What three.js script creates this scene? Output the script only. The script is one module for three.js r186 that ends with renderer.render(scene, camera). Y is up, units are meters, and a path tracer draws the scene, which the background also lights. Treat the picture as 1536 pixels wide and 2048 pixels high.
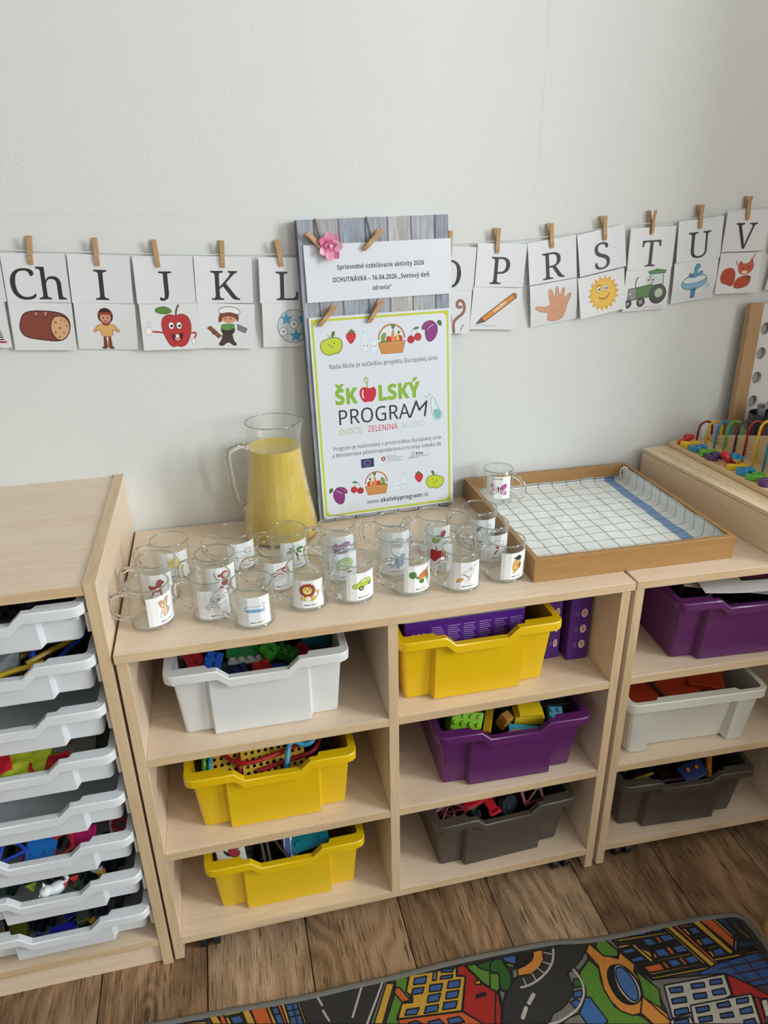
import * as THREE from 'three';
import { RoundedBoxGeometry } from 'three/addons/geometries/RoundedBoxGeometry.js';
import { mergeGeometries, toCreasedNormals } from 'three/addons/utils/BufferGeometryUtils.js';
import { ImprovedNoise } from 'three/addons/math/ImprovedNoise.js';
import { RectAreaLightUniformsLib } from 'three/addons/lights/RectAreaLightUniformsLib.js';

// ---------- camera, sky, daylight, exposure ----------
const scene = new THREE.Scene();
const camera = new THREE.PerspectiveCamera(70.54, 1536 / 2048, 0.05, 60);
camera.position.set(0.2075, 1.3875, 1.4696);
camera.rotation.set(-24.2824 * Math.PI / 180, -12.782 * Math.PI / 180, -0.9718 * Math.PI / 180, 'YXZ');
const SKY = new THREE.Color(0.80, 0.90, 1.0);
scene.background = SKY.clone().multiplyScalar(2.0);
RectAreaLightUniformsLib.init();
// daylight panels in two unseen right-hand windows; the farther one is added fill
const WIN = [{ z0: 1.75, z1: 2.95, y0: 1.3, y1: 2.75 }, { z0: 5.4, z1: 6.4, y0: 1.3, y1: 2.75 }], WALLX = 3.4;
WIN.forEach((w, i) => {
  const l = new THREE.RectAreaLight(new THREE.Color(0.92, 0.98, 1.0), 23.5, w.z1 - w.z0 - 0.1, w.y1 - w.y0 - 0.1);
  l.name = 'unseen_window_daylight' + (i ? '_001' : '');
  l.position.set(WALLX - 0.02, (w.y0 + w.y1) / 2, (w.z0 + w.z1) / 2);
  l.lookAt(WALLX - 3, (w.y0 + w.y1) / 2, (w.z0 + w.z1) / 2);
  scene.add(l);
});
const renderer = new THREE.WebGLRenderer({ antialias: true });
renderer.toneMapping = THREE.LinearToneMapping;
renderer.toneMappingExposure = 1.0;
renderer.shadowMap.enabled = true;

// ---------- helpers ----------
const PI = Math.PI, R = (d) => d * PI / 180, V = (x, y, z) => new THREE.Vector3(x, y, z);
let seed = 7;
const rnd = (a = 0, b = 1) => { seed = (seed * 1664525 + 1013904223) >>> 0; return a + (b - a) * seed / 4294967296; };
const pick = (a) => a[Math.floor(rnd(0, a.length - 1e-6))];
const used = {};
const numbered = (n) => { const k = used[n] = (used[n] ?? -1) + 1; return k ? n + '_' + String(k).padStart(3, '0') : n; };
function tag(o, label, category, group, kind) {
  if (label) o.userData.label = label;
  if (category) o.userData.category = category;
  if (group) o.userData.group = group;
  if (kind) o.userData.kind = kind;
  return o;
}
function thing(name, label, category, p = [0, 0, 0], ry = 0, group) {
  const g = new THREE.Group(); g.name = numbered(name); g.position.set(...p); g.rotation.y = ry; scene.add(g);
  return tag(g, label, category, group);
}
function mesh(name, geo, mat, parent = scene, p, r) {
  const m = new THREE.Mesh(geo, mat); m.name = parent === scene ? numbered(name) : name;
  if (parent !== scene) { let k = 0; const has = (n) => parent.children.some((c) => c.name === n); while (has(m.name)) m.name = name + '_' + String(++k).padStart(3, '0'); }
  m.castShadow = m.receiveShadow = true;
  if (p) m.position.set(...p);
  if (r) m.rotation.set(...r);
  parent.add(m); return m;
}
const struct = (name, geo, mat, parent = scene, p, r) => { const m = mesh(name, geo, mat, parent, p, r); if (parent === scene) m.userData.kind = 'structure'; return m; };
const std = (color, roughness = 0.6, o = {}) => new THREE.MeshStandardMaterial({ color, roughness, ...o });
const phys = (color, roughness = 0.6, o = {}) => new THREE.MeshPhysicalMaterial({ color, roughness, ...o });
const plain = (g) => { const n = g.index ? g.toNonIndexed() : g; for (const k of Object.keys(n.attributes)) if (!['position', 'normal', 'uv'].includes(k)) n.deleteAttribute(k); n.clearGroups?.(); return n; };
const join = (...gs) => mergeGeometries(gs.flat().map(plain));
const mv = (g, x = 0, y = 0, z = 0, rx = 0, ry = 0, rz = 0) => { if (rx) g.rotateX(rx); if (ry) g.rotateY(ry); if (rz) g.rotateZ(rz); return g.translate(x, y, z); };
// uv in metres on every face, u along the grain axis
function metric(g, grain = 'x', size = 1, du = 0, dv = 0) {
  g = plain(g);
  const p = g.attributes.position, uv = new Float32Array(p.count * 2), A = 'xyz', a = V(0, 0, 0), b = V(0, 0, 0), c = V(0, 0, 0);
  for (let i = 0; i < p.count; i += 3) {
    a.fromBufferAttribute(p, i); b.fromBufferAttribute(p, i + 1).sub(a); c.fromBufferAttribute(p, i + 2).sub(a); b.cross(c);
    const n = ['x', 'y', 'z'].reduce((m, k) => Math.abs(b[k]) > Math.abs(b[m]) ? k : m, 'x');
    let ax = [...A].filter((k) => k !== n);
    if (ax[1] === grain) ax.reverse();
    for (let j = 0; j < 3; j++) { a.fromBufferAttribute(p, i + j); uv[(i + j) * 2] = a[ax[0]] / size + du; uv[(i + j) * 2 + 1] = a[ax[1]] / size + dv; }
  }
  return g.setAttribute('uv', new THREE.BufferAttribute(uv, 2));
}
const bx = (w, h, d, { r = 0.0012, g = 'x', s = 1 } = {}) => metric(new RoundedBoxGeometry(w, h, d, 2, Math.min(r, w / 2.01, h / 2.01, d / 2.01)), g, s, rnd(), rnd());
const rbox = (w, h, d, r = 0.002, seg = 2) => plain(new RoundedBoxGeometry(w, h, d, seg, Math.min(r, w / 2.01, h / 2.01, d / 2.01)));
const cyl = (r0, r1, h, n = 24) => plain(new THREE.CylinderGeometry(r0, r1, h, n));
// closed sweep of a cross-section [[a, b]...] along points, with caps
function sweep(pts, sect, { closed = false, up = V(0, 1, 0), scale } = {}) {
  const n = pts.length, m = sect.length, pos = [], ring = [];
  for (let i = 0; i < n; i++) {
    const t = pts[closed ? (i + 1) % n : Math.min(i + 1, n - 1)].clone().sub(pts[closed ? (i - 1 + n) % n : Math.max(i - 1, 0)]).normalize();
    const s = t.clone().cross(up).normalize(), u = s.clone().cross(t), k = scale ? scale(i / (n - 1)) : 1;
    ring.push(sect.map(([a, b]) => pts[i].clone().addScaledVector(s, a * k).addScaledVector(u, b * k)));
  }
  const tri = (a, b, c) => pos.push(a.x, a.y, a.z, b.x, b.y, b.z, c.x, c.y, c.z);
  for (let i = 0; i < (closed ? n : n - 1); i++) for (let j = 0; j < m; j++) {
    const A = ring[i], B = ring[(i + 1) % n], k = (j + 1) % m; tri(A[j], A[k], B[j]); tri(A[k], B[k], B[j]);
  }
  if (!closed) for (let j = 1; j < m - 1; j++) { tri(ring[0][0], ring[0][j + 1], ring[0][j]); tri(ring[n - 1][0], ring[n - 1][j], ring[n - 1][j + 1]); }
  return finish(pos, 0.7);
}
function finish(pos, crease = 0.6) {
  const g = new THREE.BufferGeometry(); g.setAttribute('position', new THREE.Float32BufferAttribute(pos, 3));
  g.setAttribute('uv', new THREE.Float32BufferAttribute(new Float32Array(pos.length / 3 * 2), 2));
  g.computeVertexNormals(); return crease ? toCreasedNormals(g, crease) : g;
}
const round = (r, n = 10, k = 1) => Array.from({ length: n }, (_, i) => [Math.cos(i / n * 2 * PI) * r, -Math.sin(i / n * 2 * PI) * r * k]);
const wire = (pts, r, n = 10, seg = 40, o = {}) => sweep(new THREE.CatmullRomCurve3(pts.map((p) => V(...p))).getPoints(seg), round(r, n), o);
function extrude(pts, depth, bevel = 0.001, holes = []) {
  const s = new THREE.Shape(pts.map((p) => new THREE.Vector2(...p)));
  for (const h of holes) s.holes.push(new THREE.Path(h.map((p) => new THREE.Vector2(...p))));
  return plain(new THREE.ExtrudeGeometry(s, { depth: depth - 2 * bevel, bevelEnabled: bevel > 0, bevelThickness: bevel, bevelSize: bevel, bevelOffset: -bevel, bevelSegments: 2, steps: 1, curveSegments: 10 }).translate(0, 0, bevel));
}
const lathe = (pts, n = 48) => plain(new THREE.LatheGeometry(pts.map((p) => new THREE.Vector2(...p)), n));

// ---------- canvases ----------
const cvs = (w, h, bg) => { const c = document.createElement('canvas'); c.width = w; c.height = h; const x = c.getContext('2d'); if (bg) { x.fillStyle = bg; x.fillRect(0, 0, w, h); } return x; };
function tex(x, { srgb = true, wrap = false, rep, off } = {}) {
  const t = new THREE.CanvasTexture((x.x ?? x).canvas); if (srgb) t.colorSpace = THREE.SRGBColorSpace;
  if (wrap) t.wrapS = t.wrapT = THREE.RepeatWrapping;
  if (rep) t.repeat.set(...rep);
  if (off) t.offset.set(...off);
  return t;
}
const noise = new ImprovedNoise();
// per-pixel texture, f(u, v) in 0..1 gives [r, g, b] in 0..255
function pixels(w, h, f) {
  const x = cvs(w, h), im = x.createImageData(w, h), d = im.data;
  for (let j = 0, o = 0; j < h; j++) for (let i = 0; i < w; i++, o += 4) { const c = f(i / w, j / h); d[o] = c[0]; d[o + 1] = c[1]; d[o + 2] = c[2]; d[o + 3] = 255; }
  x.putImageData(im, 0, 0); return x;
}
// noise that repeats over the unit square: periods must be whole numbers
const tile = (u, v, px, py, z = 0) => { const n = (a, b) => noise.noise(a, b, z), U = u * px, W = v * py, wu = u, wv = v; return (n(U, W) * (1 - wu) + n(U - px, W) * wu) * (1 - wv) + (n(U, W - py) * (1 - wu) + n(U - px, W - py) * wu) * wv; };
const mixc = (a, b, t) => a.map((x, i) => x + (b[i] - x) * t);
const Q = (x) => {                                            // drawing shorthand on a 2d context
  const fs = (f, s, w) => { if (f) { x.fillStyle = f; x.fill(); } if (s) { x.strokeStyle = s; x.lineWidth = w ?? 1; x.lineJoin = x.lineCap = 'round'; x.stroke(); } };
  return {
    x,
    C(a, b, r, f, s, w) { x.beginPath(); x.arc(a, b, r, 0, 2 * PI); fs(f, s, w); return this; },
    E(a, b, rx, ry, rot, f, s, w) { x.beginPath(); x.ellipse(a, b, rx, ry, R(rot), 0, 2 * PI); fs(f, s, w); return this; },
    A(a, b, r, t0, t1, s, w) { x.beginPath(); x.arc(a, b, r, R(t0), R(t1)); fs(null, s, w); return this; },
    P(p, f, s, w, open) { x.beginPath(); for (let i = 0; i < p.length; i += 2) i ? x.lineTo(p[i], p[i + 1]) : x.moveTo(p[0], p[1]); if (!open) x.closePath(); fs(f, s, w); return this; },
    S(p, f, s, w, open) {
      const n = p.length / 2, at = (i) => [p[2 * ((i + n) % n)], p[2 * ((i + n) % n) + 1]], mid = (i) => { const [a, b] = at(i), [c, d] = at(i + 1); return [(a + c) / 2, (b + d) / 2]; };
      x.beginPath();
      if (open) { x.moveTo(...at(0)); if (n === 2) x.lineTo(...at(1)); for (let i = 1; i < n - 1; i++) x.quadraticCurveTo(...at(i), ...(i === n - 2 ? at(n - 1) : mid(i))); }
      else { x.moveTo(...mid(-1)); for (let i = 0; i < n; i++) x.quadraticCurveTo(...at(i), ...mid(i)); x.closePath(); }
      fs(f, s, w); return this;
    },
    B(a, b, w, h, f, s, lw) { x.beginPath(); x.rect(a, b, w, h); fs(f, s, lw); return this; },
    T(t, a, b, size, f, font = 'sans-serif', align = 'center', rot = 0, sx = 1) { x.save(); x.translate(a, b); x.rotate(R(rot)); x.scale(sx, 1); x.font = size + 'px ' + font; if (/^bold /.test(font)) x.font = 'bold ' + size + 'px ' + font.slice(5); x.textAlign = align; x.textBaseline = 'alphabetic'; x.fillStyle = f; x.fillText(t, 0, 0); x.restore(); return this; },
    in(a, b, w, h, f) { x.save(); x.translate(a, b); x.beginPath(); x.rect(0, 0, w, h); x.clip(); x.scale(w / 100, h / 100); f(this); x.restore(); return this; },
    at(a, b, k, rot, f, fx = 1) { x.save(); x.translate(a, b); x.rotate(R(rot)); x.scale(k * fx, k); f(this); x.restore(); return this; },
  };
};

// ---------- materials of the room and the furniture ----------
const wallBump = tex(pixels(512, 512, (u, v) => { const g = 128 + 70 * tile(u, v, 42, 42, 1) + 60 * tile(u, v, 90, 90, 5) + 30 * tile(u, v, 11, 13, 8); return [g, g, g]; }), { srgb: false, wrap: true, rep: [3.4, 3.4] });
const wallMat = std('#e1e3e1', 0.92, { bumpMap: wallBump, bumpScale: 0.0006 });
const ceilMat = std('#efefec', 0.95);
const woodGrain = (base, dark, amt, s) => (u, v) => {
  const f = tile(u, v, 6, 90, s) * 0.6 + tile(u, v, 18, 240, s + 3) * 0.6 + tile(u, v, 3, 14, s + 7) * 0.7, t = Math.max(0, Math.min(1, 0.4 + f * amt));
  return mixc(base, dark, t);
};
const mapleMap = tex(pixels(1024, 1024, woodGrain([242, 225, 206], [222, 199, 175], 0.7, 2)), { wrap: true });
const mapleMat = std('#fefaf4', 0.34, { map: mapleMap });
const edgeMap = tex(pixels(512, 512, woodGrain([236, 215, 184], [212, 186, 149], 0.9, 12)), { wrap: true });
const edgeMat = std('#f2ebe2', 0.45, { map: edgeMap });
const bambooMap = tex(pixels(1024, 512, (u, v) => { const strip = Math.floor(v * 22), w = noise.noise(strip * 1.7, 3, 1) * 0.35, n = tile(u, v, 5, 120, 4) * 0.5 + tile(u, v, 30, 300, 9) * 0.35; return mixc([206, 158, 102], [164, 114, 64], Math.max(0, Math.min(1, 0.45 + w + n * 0.7))); }), { wrap: true, rep: [2, 2] });
const bambooMat = std('#e6ebe9', 0.4, { map: bambooMap });
const plyMap = tex(pixels(512, 512, woodGrain([246, 227, 199], [226, 201, 167], 0.75, 22)), { wrap: true, rep: [2, 2] });
const plyMat = std('#fbf7f0', 0.48, { map: plyMap });
const plyDark = std('#c6b198', 0.5, { map: plyMap });
const blackPlastic = std('#17181a', 0.45), creamPlastic = std('#dcd8cc', 0.5), metalMat = std('#b9bcc0', 0.3, { metalness: 0.9 });

// rustic oak vinyl planks, three prints
const oak = [0, 1, 2].map((k) => tex(pixels(1536, 300, (u, v) => {
  const x = u * 6, y = v, s = k * 37.3;
  const wob = noise.noise(x * 0.7, y * 1.6, s) * 0.9 + noise.noise(x * 2.1, y * 4, s + 4) * 0.18;
  const ring = Math.sin((y * 3.4 + wob * 3.2) * 2 * PI) * 0.5 + 0.5;
  const fine = noise.noise(x * 1.8, y * 58, s + 8) * 0.3 + noise.noise(x * 7, y * 120, s + 2) * 0.5 + noise.noise(x * 22, y * 260, s + 5) * 0.5;
  const fleck = Math.max(0, noise.noise(x * 4, y * 75, s + 15) - 0.27) * 2.4;
  let t = 0.42 + (ring - 0.5) * 0.3 + fine * 0.42 + noise.noise(x * 0.5, y * 1.1, s + 21) * 0.5;
  const kx = (x - 2.2 - k * 1.3) * 0.9, ky = (y - 0.4 - 0.15 * k) * 4.2, kd = Math.hypot(kx * 2.2, ky);
  if (kd < 0.9) t += (0.9 - kd) * 0.75 * (0.6 + 0.4 * Math.sin(kd * 22));
  t = Math.max(0, Math.min(1, t + fleck));
  return mixc([198, 167, 134], [90, 70, 50], t);
}), { wrap: true }));
const plankMats = [];
oak.forEach((t, i) => ['#ffffff', '#e2dad1', '#f1e6da'].forEach((c, j) => plankMats.push(std(c, 0.5, { map: t, bumpMap: t, bumpScale: 0.0004 }))));

// ---------- the room ----------
const X0 = -4, ZB = 7.2, HT = 2.9, TW = 0.22;  // room extent out of view is set for weaker bounce light
struct('floor', new THREE.BoxGeometry(WALLX - X0 + 2 * TW, 0.2, ZB + 2 * TW).translate((WALLX + X0) / 2, -0.1042, ZB / 2), std('#2a2018', 0.9));
const floorObj = scene.children.at(-1);
{
  const P = 0.1985, L = 1.22, geos = [0, 0.37, 0.71].map((du) => { const g = new THREE.BoxGeometry(P - 0.0023, 0.0042, L - 0.001), p = g.attributes.position, uv = g.attributes.uv; for (let i = 0; i < p.count; i++) uv.setXY(i, p.getZ(i) / 1.22 + 0.5 + du, p.getX(i) / P + 0.5); return g; });
  let n = 0;
  for (let i = Math.ceil((X0 - 0.0615) / P) - 1; 0.0615 + i * P < WALLX; i++) {
    const x = 0.0615 + (i + 0.5) * P, z0 = -0.35 + 0.32 * (((i * 7) % 3 + 3) % 3);
    for (let k = -1; z0 + k * L < ZB; k++) {
      const zc = z0 + (k + 0.5) * L; if (zc + L / 2 < 0.02) continue;
      mesh('plank', geos[(i * 5 + k * 3 + 99) % 3], plankMats[(i * 4 + k * 7 + 90) % 9], floorObj, [x, -0.0021, zc]); n++;
    }
  }
}
const wallBack = struct('wall_back', metric(new THREE.BoxGeometry(WALLX - X0 + 2 * TW, HT, TW), 'x').translate((WALLX + X0) / 2, HT / 2, -TW / 2), wallMat);
const crackMat = std('#d2d3cf', 0.95);
for (const p of [[[0.866, 1.8], [0.864, 1.69], [0.868, 1.6], [0.865, 1.506], [0.867, 1.419], [0.853, 1.361], [0.831, 1.346], [0.746, 1.345]], [[-0.3, 1.347], [-0.132, 1.349], [-0.034, 1.351], [0.066, 1.345], [0.144, 1.346], [0.222, 1.336], [0.295, 1.334], [0.37, 1.331]]])
  mesh('crack', wire(p.map(([x, y]) => [x, y, -0.0001]), 0.00035, 5, 60), crackMat, wallBack);
struct('wall_left', metric(new THREE.BoxGeometry(TW, HT, ZB), 'z').translate(X0 - TW / 2, HT / 2, ZB / 2), wallMat);
struct('wall_front', metric(new THREE.BoxGeometry(WALLX - X0 + 2 * TW, HT, TW), 'x').translate((WALLX + X0) / 2, HT / 2, ZB + TW / 2), wallMat);
struct('ceiling', new THREE.BoxGeometry(WALLX - X0 + 2 * TW, 0.2, ZB + 2 * TW).translate((WALLX + X0) / 2, HT + 0.1, ZB / 2), ceilMat);
{
  const [a, b] = WIN, q = (z0, z1, y0, y1) => new THREE.BoxGeometry(TW, y1 - y0, z1 - z0).translate(WALLX + TW / 2, (y0 + y1) / 2, (z0 + z1) / 2);
  struct('wall_right', metric(join(q(0, a.z0, 0, HT), q(a.z1, b.z0, 0, HT), q(b.z1, ZB, 0, HT), q(a.z0, a.z1, 0, a.y0), q(a.z0, a.z1, a.y1, HT), q(b.z0, b.z1, 0, b.y0), q(b.z0, b.z1, b.y1, HT)), 'z'), wallMat);
  const white = std('#eceded', 0.35), pane = phys('#ffffff', 0.02, { transmission: 1, ior: 1.5 });
  WIN.forEach((w, i) => {
    const g = new THREE.Group(); g.name = 'unseen_window_' + (i + 1); g.userData.kind = 'structure'; scene.add(g);  // both out of view, placed for the light on the back wall
    const zc = (w.z0 + w.z1) / 2, yc = (w.y0 + w.y1) / 2, X = WALLX + 0.1, dz = w.z1 - w.z0, dy = w.y1 - w.y0;
    mesh('window_frame', join(bx(0.07, 0.06, dz).translate(X, w.y0 + 0.03, zc), bx(0.07, 0.06, dz).translate(X, w.y1 - 0.03, zc), bx(0.07, dy - 0.12, 0.06).translate(X, yc, w.z0 + 0.03), bx(0.07, dy - 0.12, 0.06).translate(X, yc, w.z1 - 0.03), bx(0.07, dy - 0.12, 0.07).translate(X, yc, zc)), white, g);
    for (const s of [-1, 1]) mesh('pane', new THREE.BoxGeometry(0.004, dy - 0.12, dz / 2 - 0.095).translate(X, yc, zc + s * (dz / 4 - 0.0125)), pane, g);
    mesh('window_sill', bx(0.26, 0.03, dz + 0.06).translate(WALLX - 0.03, w.y0 - 0.015, zc), white, g);
  });
  struct('ground', new THREE.BoxGeometry(80, 0.2, 80).translate(30, -0.9, 0), std('#8f9487', 0.95));
}

// ---------- furniture ----------
function shelfUnit(label, p, ry) {
  const t = thing('shelf_unit', label, 'shelf unit', p, ry), D = 0.459, T = 0.018, W = 0.9;     // origin: front left corner of the top, on the floor
  const board = (name, x0, x1, y0, y1, z0, z1, g, band) => {
    const b = mesh(name, bx(x1 - x0, y1 - y0, z1 - z0 - 0.001, { g }).translate((x0 + x1) / 2, (y0 + y1) / 2, (z0 + z1 - 0.001) / 2), mapleMat, t);
    if (band) mesh('edge_band', bx(x1 - x0, y1 - y0, 0.0016, { g: x1 - x0 > y1 - y0 ? 'x' : 'y', r: 0.0007 }).translate((x0 + x1) / 2, (y0 + y1) / 2, z1), edgeMat, b);
    return b;
  };
  board('top', 0, W, 0.7115, 0.7277, -D, 0, 'x', 1);
  board('side_panel', 0.001, 0.0185, 0.006, 0.7115, -D + 0.002, -0.004, 'y', 1);
  board('side_panel', W - 0.0235, W - 0.0055, 0.006, 0.7115, -D + 0.002, -0.004, 'y', 1);
  board('divider', 0.4395, 0.4577, 0.0622, 0.7115, -D + 0.01, -0.004, 'y', 1);
  for (const y of [0.5101, 0.2867]) { board('shelf', 0.0185, 0.4395, y - 0.0172, y, -D + 0.01, -0.0045, 'x', 1); board('shelf', 0.4577, W - 0.0235, y - 0.0172, y, -D + 0.01, -0.0045, 'x', 1); }
  board('bottom_board', 0.0185, W - 0.0235, 0.0445, 0.0622, -D + 0.01, -0.0045, 'x', 1);
  board('back_panel', 0.0185, W - 0.0235, 0.0445, 0.7115, -D + 0.003, -D + 0.0098, 'x');
  for (const [x, z] of [[0.07, -0.03], [W - 0.075, -0.03], [0.07, -D + 0.06], [W - 0.075, -D + 0.06]]) {
    const c = mesh('castor', join(rbox(0.04, 0.004, 0.04).translate(x, 0.0424, z), rbox(0.026, 0.014, 0.036, 0.005).translate(x, 0.0345, z)), blackPlastic, t);
    for (const s of [-1, 1]) mesh('wheel', mv(cyl(0.018, 0.018, 0.012), x + s * 0.0125, 0.018, z, 0, 0, PI / 2), blackPlastic, c);
  }
  return t;
}
shelfUnit('low open maple shelf unit that carries the rows of glass mugs', [0, 0, 0.4634], 0);
shelfUnit('low open maple shelf unit at the right, partly under the wooden tray and box', [0.9045, 0, 0.4615], R(-1.9));

{
  const t = thing('tray_cabinet', 'tall maple tray cabinet at the left with eight white drawers', 'cabinet', [0, 0, 0]);
  const x0 = -0.3415, x1 = -0.0226, zf = 0.4607;
  const side = (a, b) => { const s = mesh('side_panel', bx(b - a, 0.857, zf - 0.0022, { g: 'y' }).translate((a + b) / 2, 0.4285, zf / 2), mapleMat, t); mesh('edge_band', bx(b - a, 0.857, 0.0016, { g: 'y', r: 0.0007 }).translate((a + b) / 2, 0.4285, zf - 0.0005), edgeMat, s); mesh('edge_band', bx(b - a, 0.0012, zf, { g: 'z', r: 0.0005 }).translate((a + b) / 2, 0.8574, zf / 2), edgeMat, s); };
  side(x1, -0.0041); side(x0 - 0.0185, x0);
  const tb = mesh('top', bx(x1 - x0, 0.0165, zf - 0.003).translate((x0 + x1) / 2, 0.846, zf / 2 - 0.001), mapleMat, t);
  mesh('edge_band', bx(x1 - x0, 0.0165, 0.0016, { r: 0.0007 }).translate((x0 + x1) / 2, 0.846, zf - 0.002), edgeMat, tb);
  const bb = mesh('bottom_board', bx(x1 - x0, 0.018, zf - 0.004).translate((x0 + x1) / 2, 0.0645, zf / 2 - 0.001), mapleMat, t);
  mesh('edge_band', bx(x1 - x0, 0.018, 0.0016, { r: 0.0007 }).translate((x0 + x1) / 2, 0.0645, zf - 0.002), edgeMat, bb);
  mesh('kick_board', bx(x1 - x0, 0.0555, 0.016).translate((x0 + x1) / 2, 0.02775, zf - 0.017), mapleMat, t);
  mesh('back_panel', bx(x1 - x0, 0.764, 0.008).translate((x0 + x1) / 2, 0.4555, 0.006), mapleMat, t);
  for (let i = 0; i < 8; i++) for (const s of [0, 1]) {
    const y = 0.822 - i * 0.0942 - 0.018, x = s ? x1 - 0.004 : x0 + 0.004;
    mesh('runner', join(rbox(0.008, 0.034, 0.42).translate(x, y - 0.017, 0.243), rbox(0.012, 0.0025, 0.42, 0.001).translate(x + (s ? -0.002 : 0.002), y, 0.243)), creamPlastic, t);
  }
}

// ---------- plastic trays ----------
function ring(hw, zf, zb, zk, bw, r) {
  const p = [], arc = (cx, cz, a0) => { for (let i = 0; i < 4; i++) { const a = R(a0 - 30 * i); p.push([cx + r * Math.cos(a), cz + r * Math.sin(a)]); } };
  arc(-hw + r, zk + r, -90); arc(-hw + r, zf - r, 180);
  p.push([-bw - 0.005, zf], [-bw, zb], [-0.069, zb], [-0.05, zb], [0, zb], [0.05, zb], [0.069, zb], [bw, zb], [bw + 0.005, zf]);
  arc(hw - r, zf - r, 90); arc(hw - r, zk + r, 0);
  return p;
}
function trayGeo({ h, hb, zfB, zbB, dip = 0.018, lip = 0.0165, bw = 0.084, zfT = -0.02, zbT = -0.0105, hooks = true, r = 0.008 }) {
  const t = 0.0025, zk = -0.415;
  const at = (q, y) => q.map(([x, z]) => V(x, y, z));
  const lipY = (d) => (_, i) => (i >= 11 && i <= 13 ? h - dip : h) - d;
  const lift = (q, d) => q.map(([x, z], i) => V(x, lipY(d)(0, i), z));
  const bodyT = ring(0.1455, zfT, zbT, zk, bw, r), innT = ring(0.1455 - t, zfT - t, zbT - t, zk + t, bw - 0.001, r - 0.002);
  const bot = ring(hb, zfB, zbB, zk + 0.008, bw, r), botI = ring(hb - 0.003, zfB - 0.003, zbB - 0.003, zk + 0.011, bw - 0.003, r - 0.002), innB = ring(hb - t, zfB - t, zbB - t, zk + 0.01, bw - 0.001, r - 0.002);
  const L = (o) => ring(0.1465 + o, -0.01 + o, -0.01 + o, zk - o * 0.9, bw, r + Math.max(o, -0.004));
  const strip = (rings) => { const pos = []; for (let k = 0; k + 1 < rings.length; k++) { const A = rings[k], B = rings[k + 1], n = A.length; for (let i = 0; i < n; i++) { const j = (i + 1) % n; pos.push(...A[i].toArray(), ...A[j].toArray(), ...B[i].toArray(), ...B[i].toArray(), ...A[j].toArray(), ...B[j].toArray()); } } return pos; };
  const fan = (q, up) => { const c = V(0, q[0].y, -0.2), pos = []; q.forEach((a, i) => { const b = q[(i + 1) % q.length]; pos.push(...c.toArray(), ...(up ? a : b).toArray(), ...(up ? b : a).toArray()); }); return pos; };
  const body = finish([...fan(at(botI, 0), false), ...strip([at(botI, 0), at(bot, 0.003), lift(bodyT, 0.003)]), ...strip([lift(innT, 0.001), at(innB, 0.0028)]), ...fan(at(innB, 0.0028), true)], 0.5);
  let rim = finish(strip([lift(bodyT, 0.003), lift(L(0.0062), 0.0035), lift(L(0.0062), lip), lift(L(0.008), lip + 0.0012), lift(L(0.0098), lip), lift(L(0.0098), 0.002), lift(L(0.0082), 0), lift(innT, 0), lift(innT, 0.001)]), 0.6);
  if (hooks) { const hk = []; for (const s of [-1, 1]) hk.push(rbox(0.004, 0.012, 0.007, 0.001).translate(s * 0.1425, h - 0.0235, -0.02), rbox(0.007, 0.003, 0.007, 0.001).translate(s * 0.1405, h - 0.0285, -0.02)); rim = join(rim, hk); }
  return { body, rim, h };
}
const DEEP = trayGeo({ h: 0.148, hb: 0.136, zfB: -0.036, zbB: -0.0205 });
const SHALLOW = trayGeo({ h: 0.074, hb: 0.141, zfB: -0.03, zbB: -0.015 });
const POSTED = trayGeo({ h: 0.142, hb: 0.134, zfB: -0.02, zbB: -0.038, dip: 0, lip: 0.02, bw: 0.088, zfT: -0.008, zbT: -0.016, hooks: false, r: 0.012 });
const plasticBump = tex(pixels(256, 256, (u, v) => { const g = 128 + 90 * tile(u, v, 60, 60, 3); return [g, g, g]; }), { srgb: false, wrap: true });
const plast = (c, r = 0.34) => phys(c, r, { clearcoat: 0.15, clearcoatRoughness: 0.35 });
const TM = { white: plast('#e2e4e4'), yellow: plast('#e9c008'), purple: plast('#5d1f62'), grey: std('#544c43', 0.38, { metalness: 0.15 }), drawer: plast('#dfe4e8'), box: plast('#dedcd2') };
const trays = {};
function tray(key, geo, mat, label, p, ry = 0, group) {
  const t = thing('storage_tray', label, 'tray', p, ry, group);
  mesh('body', geo.body, mat, t); mesh('rim', geo.rim, mat, t);
  t.updateMatrixWorld(true); return trays[key] = t;
}
const S1 = 0.5103, S2 = 0.2869, S3 = 0.0624;
tray('w1', DEEP, TM.white, 'white deep tray of mixed bricks on the top shelf of the mug unit', [0.219, S1, 0.447], R(-0.6));
tray('y2', DEEP, TM.yellow, 'yellow deep tray with pegboards and bent hoses on the middle shelf', [0.2245, S2, 0.4495], R(-0.6));
tray('y3', DEEP, TM.yellow, 'yellow deep tray on the lowest shelf with a teal clear box inside', [0.235, S3, 0.4495], R(-0.1));
tray('yr', DEEP, TM.yellow, 'yellow deep tray holding a large purple carton, beside the divider', [0.6175, S1, 0.4505], R(-0.5));
tray('p2', DEEP, TM.purple, 'purple deep tray of lime and yellow bricks on the middle shelf', [0.691, S2, 0.459], R(-2.1));
tray('g3', DEEP, TM.grey, 'grey deep tray with a red crane piece on the lowest shelf', [0.6905, S3, 0.4545], R(1.8));
tray('pR', DEEP, TM.purple, 'purple deep tray with booklets on top in the right-hand shelf unit', [1.163, S1, 0.4665], R(-4));
tray('wR', POSTED, TM.box, 'plain off-white box with corner posts in the right-hand shelf unit', [1.0915, S2, 0.4605], R(-3.6));
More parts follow.
